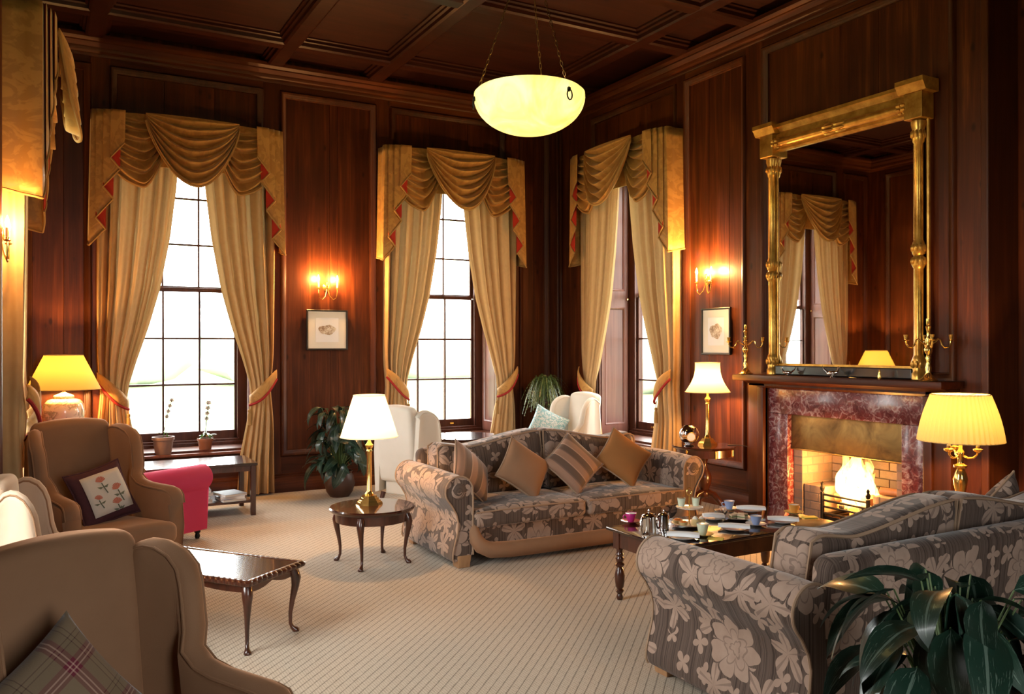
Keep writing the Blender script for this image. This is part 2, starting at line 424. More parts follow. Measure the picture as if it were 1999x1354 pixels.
def flame():
    m = bpy.data.materials.new('flame'); m.use_nodes = True; MATS['flame'] = m; t = NT(m)
    t.n.remove(t.n['Principled BSDF'])
    s = t.new('ShaderNodeSeparateXYZ'); t.l.new(t.coord('UV'), s.inputs[0])
    e = t.new('ShaderNodeEmission')
    t.put(e.inputs[0], t.ramp(s.outputs[1], [(0, (1, .40, .05)), (.25, (1, .70, .26)), (.75, (1, .58, .14)), (1, (1, .34, .04))]))
    t.put(e.inputs[1], t.math('MULTIPLY', t.ramp(s.outputs[1], [(0, (.35, .35, .35)), (.3, (1, 1, 1)), (1, (.25, .25, .25))]), 7.5))
    tr = t.new('ShaderNodeBsdfTransparent'); mx = t.new('ShaderNodeMixShader')
    n = t.noise(t.coord('Object', (9, 9, 4)), 1.0, 3, .6, 1.0)
    t.put(mx.inputs[0], t.ramp(n, [(.38, (.0, .0, .0)), (.58, (.8, .8, .8))]))
    t.l.new(tr.outputs[0], mx.inputs[1]); t.l.new(e.outputs[0], mx.inputs[2]); t.l.new(mx.outputs[0], t.n['Material Output'].inputs[0])
flame()
mat('lawn_grass', (.24, .30, .13), .95)
mat('far_trees', (.58, .61, .60), .95)  # overexposure put into the colour, far paler than foliage
mat('stone_ext', (.42, .38, .32), .9)

# ------------------------------------------------------------------ object helpers
def link(o, parent=None):
    COL.objects.link(o)
    if parent is not None: o.parent = parent
    return o
def tag(o, label=None, cat=None, group=None, kind=None):
    if label: o['label'] = label
    if cat: o['category'] = cat
    if group: o['group'] = group
    if kind: o['kind'] = kind
    return o
def thing(name, label, cat, loc=(0, 0, 0), rotz=0.0, group=None, kind=None):
    o = bpy.data.objects.new(name, None); o.empty_display_size = .1; COL.objects.link(o)
    o.location = loc; o.rotation_euler = (0, 0, rotz)
    return tag(o, label, cat, group, kind)
def rooted(name, label, loc=(0, 0, 0), rotz=0.0):
    o = bpy.data.objects.new(name, None); COL.objects.link(o); o.location = loc; o.rotation_euler = (0, 0, rotz)
    return tag(o, label, None, None, 'structure')
def copy_tree(o, parent=None):
    c = o.copy(); COL.objects.link(c)
    if parent is not None: c.parent = parent
    for ch in list(o.children): copy_tree(ch, c)
    return c

class MB:
    """collects vertices, faces, uvs (metres) and material slots of ONE mesh"""
    def __init__(s): s.v = []; s.f = []; s.uv = []; s.mi = []
    def face(s, pts, uvs=None, mi=0):
        b = len(s.v); s.v += [tuple(p) for p in pts]; s.f.append(tuple(range(b, b + len(pts))))
        if uvs is None:
            p = np.array(pts, float); n = np.abs(np.cross(p[1] - p[0], p[2] - p[0])); k = int(np.argmax(n))
            ax = [(1, 2), (0, 2), (0, 1)][k]
            uvs = [(q[ax[0]], q[ax[1]]) for q in p]
        s.uv += [tuple(u) for u in uvs]; s.mi.append(mi)
    def grid(s, P, uv=None, mi=0, closed_u=False, closed_v=False, flip=False):
        """P[i][j] points; uv defaults to arc length metres"""
        P = np.array(P, float); nu, nv = P.shape[:2]
        if uv is None:
            du = np.linalg.norm(np.diff(P, axis=0), axis=2); dv = np.linalg.norm(np.diff(P, axis=1), axis=2)
            U = np.vstack([np.zeros((1, nv)), np.cumsum(du, 0)]); V = np.hstack([np.zeros((nu, 1)), np.cumsum(dv, 1)])
            U = np.repeat(U.mean(1, keepdims=True), nv, 1)
            uv = np.stack([U, V], 2)
        uv = np.array(uv, float)
        b = len(s.v); s.v += [tuple(p) for p in P.reshape(-1, 3)]
        I = nu if closed_u else nu - 1; J = nv if closed_v else nv - 1
        for i in range(I):
            for j in range(J):
                q = [(i, j), ((i + 1) % nu, j), ((i + 1) % nu, (j + 1) % nv), (i, (j + 1) % nv)]
                if flip: q = q[::-1]
                s.f.append(tuple(b + a * nv + c for a, c in q)); s.uv += [tuple(uv[a, c]) for a, c in q]
                s.mi.append(mi if not callable(mi) else mi(i, j))
        return s
    def box(s, x0, x1, y0, y1, z0, z1, mi=0):
        p = [(x, y, z) for z in (z0, z1) for y in (y0, y1) for x in (x0, x1)]
        for q in ((0, 2, 3, 1), (4, 5, 7, 6), (0, 1, 5, 4), (2, 6, 7, 3), (0, 4, 6, 2), (1, 3, 7, 5)):
            s.face([p[k] for k in q], mi=mi)
        return s
    def lathe(s, prof, n=24, c=(0, 0, 0), mi=0, ripple=0, nr=0):
        P = []
        for (r, z) in prof:
            row = []
            for k in range(n):
                a = 2 * PI * k / n; rr = r * (1 + ripple * (k % 2)) if nr == 0 else r * (1 + ripple * math.cos(nr * a))
                row.append((c[0] + rr * math.cos(a), c[1] + rr * math.sin(a), c[2] + z))
            P.append(row)
        return s.grid(P, closed_v=True, mi=mi, flip=True)
    def tube(s, path, rad, n=8, mi=0, caps=True, closed=False, squash=None):
        path = [Vector(p) for p in path]; m = len(path)
        rad = rad if hasattr(rad, '__len__') else [rad] * m
        rows = []; prev = None
        for k in range(m):
            if closed: d = path[(k + 1) % m] - path[k - 1]
            else: d = path[min(k + 1, m - 1)] - path[max(k - 1, 0)]
            d.normalize()
            if prev is None:
                a = d.orthogonal().normalized()
            else:
                a = prev - d * prev.dot(d)
                a = a.normalized() if a.length > 1e-6 else d.orthogonal().normalized()
            prev = a; bb = d.cross(a)
            rows.append([tuple(path[k] + (a * math.cos(2 * PI * j / n) + bb * math.sin(2 * PI * j / n)) * rad[k]) for j in range(n)])
        s.grid(rows, closed_v=True, closed_u=closed, mi=mi)
        if caps and not closed:
            s.face(rows[0][::-1], mi=mi); s.face(rows[-1], mi=mi)
        return s
    def extrude(s, prof, y0, y1, mi=0, caps=True, axis='y'):
        """closed profile [(x,z)] pushed along y (or x: profile is (y,z))"""
        n = len(prof)
        if axis == 'y': g = lambda p, t: (p[0], t, p[1])
        else: g = lambda p, t: (t, p[0], p[1])
        s.grid([[g(p, y0) for p in prof], [g(p, y1) for p in prof]], closed_v=True, mi=mi, uv=None)
        if caps:
            s.face([g(p, y0) for p in prof], uvs=[(p[0], p[1]) for p in prof], mi=mi); s.face([g(p, y1) for p in prof][::-1], uvs=[(p[0], p[1]) for p in prof][::-1], mi=mi)
        return s
    def build(s, name, mats, parent=None, smooth=40, merge=True, bevel=0, seg=2, loc=None, rot=None, solidify=0):
        me = bpy.data.meshes.new(name)
        me.from_pydata(s.v, [], s.f)
        ul = me.uv_layers.new(name='UVMap'); ul.data.foreach_set('uv', np.array(s.uv, np.float32).ravel())
        me.polygons.foreach_set('material_index', np.array(s.mi, np.int32))
        for m in ([mats] if isinstance(mats, str) else mats): me.materials.append(MATS[m])
        bm = bmesh.new(); bm.from_mesh(me)
        if merge: bmesh.ops.remove_doubles(bm, verts=bm.verts, dist=1e-5)
        bmesh.ops.recalc_face_normals(bm, faces=bm.faces)
        if bevel:
            bmesh.ops.bevel(bm, geom=[e for e in bm.edges if len(e.link_faces) == 2 and e.calc_face_angle(0) > .5], offset=bevel, segments=seg, profile=.5, affect='EDGES', clamp_overlap=True)
        bm.to_mesh(me); bm.free()
        if smooth:
            me.polygons.foreach_set('use_smooth', [True] * len(me.polygons)); me.set_sharp_from_angle(angle=math.radians(smooth))
        me.update()
        o = link(bpy.data.objects.new(name, me), parent)
        if loc is not None: o.location = loc
        if rot is not None: o.rotation_euler = rot
        if solidify:
            md = o.modifiers.new('thickness', 'SOLIDIFY'); md.thickness = solidify; md.offset = 0
        return o
def dup(o, parent, loc=None, rot=None, scale=None):
    c = bpy.data.objects.new(o.name.split('.')[0], o.data); COL.objects.link(c); c.parent = parent
    c.location = loc if loc is not None else o.location; c.rotation_euler = rot if rot is not None else o.rotation_euler
    if scale: c.scale = scale
    for md in o.modifiers:
        m2 = c.modifiers.new(md.name, md.type); m2.thickness = md.thickness; m2.offset = md.offset
    return c

def rbox(mb, c, h, r, n=8, warp=None, mi=0):
    """rounded box, centre c, half sizes h, radius r; warp(p)->p after rounding"""
    h = np.array(h, float); c = np.array(c, float); r = min(r, *h)
    def ticks(a):
        k = (a - r) / a; e = np.linspace(k, 1, 4)[1:] if r < a else np.linspace(0, 1, 4)[1:]
        m = np.linspace(-k, k, n) if r < a else np.array([0.0])
        return np.concatenate([-e[::-1], m, e])
    T = [ticks(a) for a in h]
    for ax in range(3):
        u, v = [(1, 2), (2, 0), (0, 1)][ax]
        for sgn in (-1, 1):
            P = np.zeros((len(T[u]), len(T[v]), 3)); UV = np.zeros((len(T[u]), len(T[v]), 2))
            for i, a in enumerate(T[u]):
                for j, b in enumerate(T[v]):
                    p = np.zeros(3); p[ax] = sgn; p[u] = a; p[v] = b
                    p *= h; q = np.clip(p, -(h - r), h - r); d = p - q; L_ = np.linalg.norm(d)
                    p = q + (d / L_ * r if L_ > 1e-9 else 0)
                    UV[i, j] = (p[u], p[v]) if ax != 1 else (p[v], p[u])
                    if ax == 0: UV[i, j] = (p[1] + sgn * h[0], p[2])
                    if ax == 2: UV[i, j] = (p[0], p[1] + h[2])
                    if ax == 1: UV[i, j] = (p[0], p[2])
                    p = p + c
                    P[i, j] = warp(p) if warp else p
            mb.grid(P, uv=UV + c[0] * .37 + c[1] * .21, mi=mi, flip=(sgn < 0))
    return mb

def pillow_mesh(mb, w_, h_, t_, n=14, mi=0, mi_back=None):
    """scatter cushion standing in the x-z plane, pinched corners, centre at the origin"""
    T = np.linspace(-1, 1, n)
    T = np.sign(T) * (1 - (1 - np.abs(T)) ** 1.35)
    for sgn in (-1, 1):
        P = np.zeros((n, n, 3)); UV = np.zeros((n, n, 2))
        for i, u in enumerate(T):
            for j, v in enumerate(T):
                x = w_ / 2 * u * (1 - .09 * (1 - v * v)); z = h_ / 2 * v * (1 - .09 * (1 - u * u))
                d = ((1 - u * u) * (1 - v * v))
                P[i, j] = (x, sgn * t_ / 2 * max(d, 0) ** .42, z); UV[i, j] = (x, z)
        mb.grid(P, uv=UV, flip=(sgn > 0), mi=mi if sgn < 0 or mi_back is None else mi_back)
    return mb
def pillow_edge(w_, h_, k=12):
    pts = []
    for (a, b) in (((-1, -1), (1, -1)), ((1, -1), (1, 1)), ((1, 1), (-1, 1)), ((-1, 1), (-1, -1))):
        for i in range(k):
            f = i / k; u = a[0] + (b[0] - a[0]) * f; v = a[1] + (b[1] - a[1]) * f
            pts.append((w_ / 2 * u * (1 - .09 * (1 - v * v)), 0, h_ / 2 * v * (1 - .09 * (1 - u * u))))
    return pts
def arc(cx, cz, r, a0, a1, n):
    return [(cx + r * math.cos(math.radians(a0 + (a1 - a0) * k / n)), cz + r * math.sin(math.radians(a0 + (a1 - a0) * k / n))) for k in range(n + 1)]
def point_light(name, loc, power, col, radius=.04, parent=None):
    l = bpy.data.lights.new(name, 'POINT'); l.energy = power; l.color = col; l.shadow_soft_size = radius
    o = bpy.data.objects.new(name, l); COL.objects.link(o); o.location = loc
    if parent: o.parent = parent
    return o
WARM = (1.0, .52, .17)
# ------------------------------------------------------------------ the room shell
MB().box(LX - WT, RX + WT + .3, SY - WT, BY + WT, -.12, 0).build('floor', 'carpet_weave', smooth=0)
tag(bpy.data.objects['floor'], 'beige woven fitted carpet with a small ribbed grid', None, None, 'structure')

def frame_ring(x0, x1, z0, z1, prof):
    mb = MB()
    loops = []
    for p, q in prof:
        loops.append([(x0 + p, -q, z0 + p), (x1 - p, -q, z0 + p), (x1 - p, -q, z1 - p), (x0 + p, -q, z1 - p)])
    mb.grid(loops, closed_v=True)
    return mb
BOLECTION = [(0, .028), (.004, .05), (.018, .062), (.034, .058), (.046, .044), (.058, .040), (.066, .026), (.078, .022), (.084, .0)]
THIN_RING = [(0, 0), (.006, .014), (.022, .018), (.034, .008), (.04, 0)]

def backing(x0, x1, z1, openings):
    mb = MB(); x = x0
    for (xc, hw, zs, zt) in sorted(openings):
        mb.box(x, xc - hw, .02, WT, 0, z1)
        if zs > 0: mb.box(xc - hw, xc + hw, .02, WT, 0, zs)
        mb.box(xc - hw, xc + hw, .02, WT, zt, z1)
        x = xc + hw
    mb.box(x, x1, .02, WT, 0, z1)
    return mb

PZ0, PZ1, BASE, TOPZ = .44, 4.84, .22, 5.10
def panelled_wall(name, label, loc, rotz, x0, x1, openings, panels, bx=None):
    o = backing(*(bx or (x0, x1)), CZ + .2, openings).build(name, 'panel_wood', smooth=0)
    o.location = loc; o.rotation_euler = (0, 0, rotz); tag(o, label, None, None, 'structure')
    xs = [x0] + [v for p in panels for v in (p['x'][0], p['x'][1])] + [x1]
    for k in range(0, len(xs), 2):
        if xs[k + 1] - xs[k] > .01:
            MB().box(xs[k], xs[k + 1], -.028, .03, BASE, TOPZ).build('stile', 'panel_wood', o, smooth=0, bevel=.004)
    for p in panels:
        a, b = p['x']; z0, z1 = p.get('z', (PZ0, PZ1))
        MB().box(a, b, -.027, .03, z1, TOPZ).build('rail', 'rail_wood_x', o, smooth=0)
        if z0 > BASE and not p.get('nolow'): MB().box(a, b, -.027, .03, BASE, z0).build('rail', 'rail_wood_x', o, smooth=0)
        frame_ring(a - .012, b + .012, z0 - .012, z1 + .012, BOLECTION).build('moulding', 'moulding_wood', o, smooth=50)
        if p.get('win') is not None:
            xc = p['win']; hw = WIN['hw']
            js = np.linspace(a, b, 4)
            for k in range(3): MB().box(js[k] + .002, js[k + 1] - .002, -.004, .03, WIN['zt'], z1).build('plank', 'panel_wood', o, smooth=0, bevel=.003)
            MB().box(a, xc - hw, -.004, .03, z0, WIN['zt']).build('plank', 'panel_wood', o, smooth=0)
            MB().box(xc + hw, b, -.004, .03, z0, WIN['zt']).build('plank', 'panel_wood', o, smooth=0)
            MB().box(xc - hw, xc + hw, -.004, .03, z0, WIN['zs'] - .04).build('plank', 'panel_wood', o, smooth=0)
        else:
            js = [a] + list(p.get('j', [])) + [b]
            for k in range(len(js) - 1):
                MB().box(js[k] + .0018, js[k + 1] - .0018, -.006, .03, z0, z1).build('plank', 'panel_wood', o, smooth=0, bevel=.0015)
    return o

hw, zs, zt = WIN['hw'], WIN['zs'], WIN['zt']
panelled_wall('wall_back', 'dark knotty pine panelled wall with two tall windows', (0, BY, 0), 0, LX, RX,
    [(WX1, hw, zs, zt), (WX2, hw, zs, zt)],
    [{'x': (-.16, .46), 'j': (.2,)}, {'x': (.66, 2.31), 'win': WX1}, {'x': (2.52, 3.72), 'j': (3.13, 3.235)}, {'x': (3.93, 5.60), 'win': WX2}, {'x': (5.84, 6.32), 'j': (6.08,)}],
    bx=(LX - WT, RX + WT))
FY = 5.325      # centre line of the fireplace
panelled_wall('wall_right', 'dark panelled wall with the fireplace and a tall window', (RX, BY, 0), -PI / 2, 0, BY - 3.97,
    [(BY - WY3, hw, zs, zt), (BY - FY, .635, 0, 1.07)],
    [{'x': (BY - 9.46, BY - 7.72), 'win': BY - WY3}, {'x': (BY - 7.56, BY - 6.60), 'j': (BY - 7.18, BY - 6.86)},
     {'x': (BY - 6.35, BY - 4.24), 'z': (1.46, PZ1), 'j': (BY - 6.27, BY - 5.40, BY - 4.98), 'nolow': 1}])
panelled_wall('wall_left', 'dark panelled wall with a curtained window and an added one nearer the viewer', (LX, 0, 0), PI / 2, SY, BY,
    [(WY4, hw, zs, zt), (WY5, hw, zs, zt)],
    [{'x': (3.47, 5.13), 'win': WY5}, {'x': (5.4, 6.7), 'j': (5.72, 6.05, 6.38)}, {'x': (7.22, 8.88), 'win': WY4}, {'x': (9.2, 9.9)}])
panelled_wall('wall_front', 'panelled wall behind the viewer with one added window', (0, SY, 0), PI, -RX - .7, -LX,
    [(-1.6, hw, zs, zt)], [{'x': (-5.4, -3.8), 'j': (-5.0, -4.6, -4.2)}, {'x': (-2.4, -.8), 'win': -1.6}])
o = MB().box(BY - 3.97, BY - SY, .36, .9, 0, CZ + .2).build('wall_recess', 'panel_wood', smooth=0); o.location = (RX, BY, 0); o.rotation_euler = (0, 0, -PI / 2)
tag(o, 'dark set-back panelled wall beyond the chimney breast', None, None, 'structure')
frame_ring(BY - 3.75, BY - 2.4, .44, PZ1, [(p, q - .36) for p, q in BOLECTION]).build('moulding', 'moulding_wood', o, smooth=50)
MB().box(BY - 4.02, BY - 3.955, -.05, .4, 0, TOPZ).build('corner_post', 'moulding_wood', bpy.data.objects['wall_right'], smooth=0, bevel=.012, seg=3)
o = bpy.data.objects['wall_back']
for x in (RX - .10, RX - .045): MB().tube([(x, -.035, .2), (x, -.035, TOPZ)], .018, 8).build('corner_bead', 'moulding_wood', o)

BPROF = [(-.062, 0), (-.062, .15), (-.052, .165), (-.052, .18), (-.042, .19), (-.042, .205), (-.030, .215), (-.030, .23), (.02, .23), (.02, 0)]
CPROF = [(.02, 4.93), (-.036, 4.93), (-.046, 4.945), (-.046, 4.965), (-.07, 4.98), (-.078, 5.0), (-.078, 5.02), (-.115, 5.06), (-.115, 5.075), (-.15, 5.10), (-.15, 5.14), (.02, 5.14)]
def trim_run(name, prof, loc, rotz, x0, x1, label):
    o = MB().extrude(prof, x0, x1, axis='x').build(name, 'rail_wood_x', smooth=35); o.location = loc; o.rotation_euler = (0, 0, rotz)
    return tag(o, label, None, None, 'structure')
trim_run('baseboard_back', BPROF, (0, BY, 0), 0, LX, RX, 'stepped dark skirting board along the window wall')
trim_run('baseboard_right', BPROF, (RX, BY, 0), -PI / 2, 0, BY - 6.46, 'stepped dark skirting board beside the fireplace')
trim_run('baseboard_left', BPROF, (LX, 0, 0), PI / 2, SY, BY, 'stepped dark skirting board under the side windows')
trim_run('trim_1', CPROF, (0, BY, 0), 0, LX, RX, 'moulded cornice at the top of the window wall')
trim_run('trim_2', CPROF, (RX, BY, 0), -PI / 2, 0, BY - 3.97, 'moulded cornice at the top of the fireplace wall')
trim_run('trim_3', CPROF, (LX, 0, 0), PI / 2, SY, BY, 'moulded cornice at the top of the side wall')

# coffered ceiling
ce = MB().box(LX - WT, RX + WT + .4, SY - WT, BY + WT, CZ + .16, CZ + .3).build('ceiling', 'ceiling_wood', smooth=0)
tag(ce, 'coffered dark wooden ceiling with moulded beams', None, None, 'structure')
BXS = [.50, 2.43, 3.68, 5.80]; BYS = [9.45, 7.47, 6.46, 4.48, 3.47, 1.5, .5]
xs = [LX] + BXS + [RX + .5]; ys = [SY] + BYS[::-1] + [BY]
for i in range(len(xs) - 1):
    for j in range(len(ys) - 1):
        MB().box(xs[i] + .05, xs[i + 1] - .05, ys[j] + .05, ys[j + 1] - .05, CZ, CZ + .16).build('coffer_panel', 'ceiling_wood', ce, smooth=0)
BEAM = [(-.15, CZ + .01), (-.15, CZ - .02), (-.125, CZ - .03), (-.125, CZ - .055), (-.10, CZ - .065), (-.095, CZ - .10), (-.07, CZ - .115), (.07, CZ - .115), (.095, CZ - .10), (.10, CZ - .065), (.125, CZ - .055), (.125, CZ - .03), (.15, CZ - .02), (.15, CZ + .01)]
for x in BXS: MB().extrude([(x + p, z) for p, z in BEAM], SY, BY).build('beam', 'beam_wood', ce, smooth=30)
for y in BYS: MB().extrude([(y + p, z + .004) for p, z in BEAM], LX, RX + .4, axis='x').build('beam', 'beam_wood', ce, smooth=30)

# ------------------------------------------------------------------ windows
def make_window(name, label, loc, rotz):
    W = rooted(name, label, loc, rotz)
    # box frame
    mb = MB(); j = .66
    mb.box(-.78, -j, .50, .66, .56, 4.12).box(j, .78, .50, .66, .56, 4.12).box(-j, j, .50, .66, 4.04, 4.12).box(-j, j, .48, .68, .56, .63)
    mb.box(-j - .02, -j + .018, .505, .53, .63, 4.04).box(j - .018, j + .02, .505, .53, .63, 4.04)
    mb.build('window_frame', 'sash_wood', W, smooth=0, bevel=.004)
    MB().box(-.86, .86, -.07, .52, .50, .535).build('window_sill', 'shutter_wood', W, smooth=0, bevel=.012, seg=3)
    MB().box(-.74, .74, .46, .50, .535, .60).build('sill_step', 'sash_wood', W, smooth=0, bevel=.006)
    zl = [.63, 1.30, 1.86, 2.43]; zu = [2.45, 3.00, 3.56, 4.04]; xs_ = [-.62, -.207, .207, .62]
    for zz, yy, nm in ((zl, .555, 'lower_sash'), (zu, .605, 'upper_sash')):
        mb = MB(); b0 = zz[0] + (.10 if nm == 'lower_sash' else .045); b1 = zz[3] - (.0 if nm == 'lower_sash' else .05)
        mb.box(-.66, -.62, yy, yy + .045, zz[0], zz[3]).box(.62, .66, yy, yy + .045, zz[0], zz[3])
        mb.box(-.62, .62, yy, yy + .045, zz[0], b0).box(-.62, .62, yy, yy + .045, b1, zz[3] + (.045 if nm == 'lower_sash' else 0))
        s_ = mb.build(nm, 'sash_wood', W, smooth=0, bevel=.004)
        zz = [b0, zz[1], zz[2], b1]
        for x in xs_[1:3]: MB().box(x - .011, x + .011, yy + .004, yy + .04, b0, b1).build('glazing_bar', 'sash_wood', s_, smooth=0)
        for z in zz[1:3]: MB().box(-.62, .62, yy + .005, yy + .039, z - .011, z + .011).build('glazing_bar', 'sash_wood', s_, smooth=0)
        for a in range(3):
            for b in range(3):
                MB().box(xs_[a], xs_[a + 1], yy + .02, yy + .023, zz[b], zz[b + 1]).build('pane', 'window_glass', s_, smooth=0)
        if nm == 'lower_sash':
            for x in (-.3, .3): MB().box(x - .03, x + .03, yy - .025, yy, .66, .685).build('sash_lift', 'polished_brass', s_, smooth=0, bevel=.005)
    for s in (-1, 1):
        sh = MB().box(min(s * .76, s * .78), max(s * .76, s * .78), .0, .50, .56, 4.12).build('shutter', 'shutter_wood', W, smooth=0)
        for z0, z1 in ((.64, 2.34), (2.46, 4.04)):
            r = frame_ring(.03, .47, z0, z1, [(.05, 0), (.05, .012), (.062, .018), (.075, .012), (.085, -.004)])
            r.v = [(s * (.76 + y_), x_, z_) for (x_, y_, z_) in r.v]
            r.build('shutter_moulding', 'shutter_wood', sh, smooth=50)
            m = MB().box(min(s * .748, s * .762), max(s * .748, s * .762), .03, .08, z0 - .06, z1 + .06).box(min(s * .748, s * .762), max(s * .748, s * .762), .42, .47, z0 - .06, z1 + .06)
            m.box(min(s * .748, s * .762), max(s * .748, s * .762), .08, .42, z1 - .05, z1 + .06).box(min(s * .748, s * .762), max(s * .748, s * .762), .08, .42, z0 - .06, z0 + .05)
            m.build('shutter_frame', 'shutter_wood', sh, smooth=0)
        MB().tube([(s * .745, .45, 2.40), (s * .72, .45, 2.40)], .012, 8).build('shutter_knob', 'polished_brass', sh)
    # architrave
    for s in (-1, 1): MB().box(min(s * .78, s * .80), max(s * .78, s * .80), -.03, .02, .5, 4.16).build('architrave', 'moulding_wood', W, smooth=0, bevel=.005)
    return W
make_window('window_1', 'tall sash window with two potted orchids on its sill', (WX1, BY, 0), 0)
make_window('window_2', 'tall sash window behind the round table and pale chairs', (WX2, BY, 0), 0)
make_window('window_3', 'tall sash window in the fireplace wall with open panelled shutter', (RX, WY3, 0), -PI / 2)
make_window('window_4', 'tall sash window in the side wall behind the near curtain', (LX, WY4, 0), PI / 2)
make_window('added_window_5', 'added side window out of view, lighting the near chairs', (LX, WY5, 0), PI / 2)  # invented opening out of view, added to bring daylight to the foreground
make_window('added_window_6', 'added window behind the viewer, lighting the foreground', (1.6, SY, 0), PI)  # unseen opening added behind the camera to light the foreground

# outside: lawn, far trees
o = MB().grid([[(-120 + 20 * i, -110 + 20 * j, -1.2 + .5 * math.sin(i * .9) * math.cos(j * .7)) for j in range(16)] for i in range(15)]).build('lawn', 'lawn_grass')
tag(o, 'pale lawn outside the windows', None, None, 'structure')
rt = random.Random(5)
def tree_bank(name, label, x0, y0, x1, y1, n, hgt):
    mb = MB()
    for k in range(n):
        f = k / (n - 1); x, y = x0 + (x1 - x0) * f + rt.uniform(-3, 3), y0 + (y1 - y0) * f + rt.uniform(-3, 3)
        r = rt.uniform(4, 7); h = hgt * rt.uniform(.7, 1.2)
        P = [[(x + r * (.8 + .25 * math.sin(a * 7 + b * 3 + k)) * math.sin(b * PI / 6) * math.cos(a * PI / 6), y + r * (.8 + .25 * math.cos(a * 5 + k)) * math.sin(b * PI / 6) * math.sin(a * PI / 6), -1.5 + h * (1 - math.cos(b * PI / 6)) / 2) for a in range(12)] for b in range(7)]
        mb.grid(P, closed_v=True)
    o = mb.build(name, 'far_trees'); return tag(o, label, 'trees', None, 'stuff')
tree_bank('treeline', 'far trees beyond the lawn, overexposure put into their pale colour', -30, 75, 60, 70, 22, 8)
tree_bank('shrubbery', 'shrubs beyond the fireplace wall window, overexposure put into their pale colour', 32, 40, 45, -10, 9, 6)
# ------------------------------------------------------------------ curtains and swagged valances (local: x along wall, -y into the room)
def interp(z, pts):
    return float(np.interp(z, [p[0] for p in pts], [p[1] for p in pts]))
INNER = [(0.02, .49), (.5, .53), (.95, .62), (1.15, .66), (1.35, .635), (1.62, .555), (2.0, .43), (2.42, .315), (3.0, .21), (3.55, .145), (4.15, .10)]
def make_drape(side, loc, rotz, label):
    T = thing('curtain', label, 'curtain', loc, rotz, 'gold damask curtains')
    ns, nz, n = 120, 60, 5.2
    zs_ = np.concatenate([np.linspace(.02, 1.0, 16), np.linspace(1.05, 1.5, 14), np.linspace(1.6, 4.15, 30)])
    P = np.zeros((ns, nz, 3)); UV = np.zeros((ns, nz, 2))
    for j, z in enumerate(zs_):
        xi = interp(z, INNER); xo = .93 - .03 * math.exp(-((z - 1.25) / .25) ** 2)
        wdt = xo - xi
        for i in range(ns):
            s = max(0.0, (i - 12) / (ns - 13)); ph = 2 * PI * n * (s + .035 * math.sin(9 * s + side) + .02 * math.sin(23 * s + loc[0])) + .5 * math.sin(z * 1.3) * (1 - s)
            tie = math.exp(-((z - 1.2) / .22) ** 2)
            A = (.035 + .06 * min(1, wdt / .8)) * (1 - .4 * tie)
            y = -.125 - A * (1.5 * abs(math.cos(ph / 2)) ** .8 - .9 + .12 * math.cos(3 * ph + 1)) - .05 * tie * math.sin(PI * s) - (.03 if z < .9 else 0) * s * 0
            x = xo - (1 - s) * 0 - wdt * s + .012 * math.sin(ph + 1.2)
            if i < 12: f = i / 12; y = -.006 + (y + .006) * f; x += .012 * math.sin(f * 9)
            P[i, j] = (side * x, y, z); UV[i, j] = (s * 1.5 if i >= 12 else (i - 12) * .015, z)
    MB().grid(P, uv=UV).build('drape', 'curtain_damask', T, smooth=80)
    # tie-back: a shaped band sloping down to the window side, red piping below, tassel
    k = 16; Q = np.zeros((k, 5, 3)); low = []
    for i in range(k):
        f = i / (k - 1); x = .955 - .31 * f
        zc = 1.43 - .30 * f ** 1.15 - .03 * math.sin(PI * f); y = -.10 - .175 * math.sin(PI * min(1, .12 + f * .8)) ** .6
        hh = .055 + .035 * math.sin(PI * f)
        for j in range(5):
            g = j / 4 - .5
            Q[i, j] = (side * x, y - .012 * math.cos(PI * g), zc + 2 * hh * g)
        low.append((side * x, y - .008, zc - hh))
    tb = MB().grid(Q).build('tieback', 'gold_damask', T, smooth=80, solidify=.012)
    MB().tube(low, .015, 8).build('piping', 'red_trim', tb)
    ex = side * .645
    tas = MB().tube([(ex, -.16, 1.10), (ex, -.17, 1.03)], .006, 6).lathe([(.0, 0), (.016, -.008), (.02, -.03), (.013, -.045), (.019, -.055), (.026, -.19), (0, -.19)], 12, (ex, -.17, 1.03))
    tas.build('tassel', 'gold_fringe', tb)
    return T

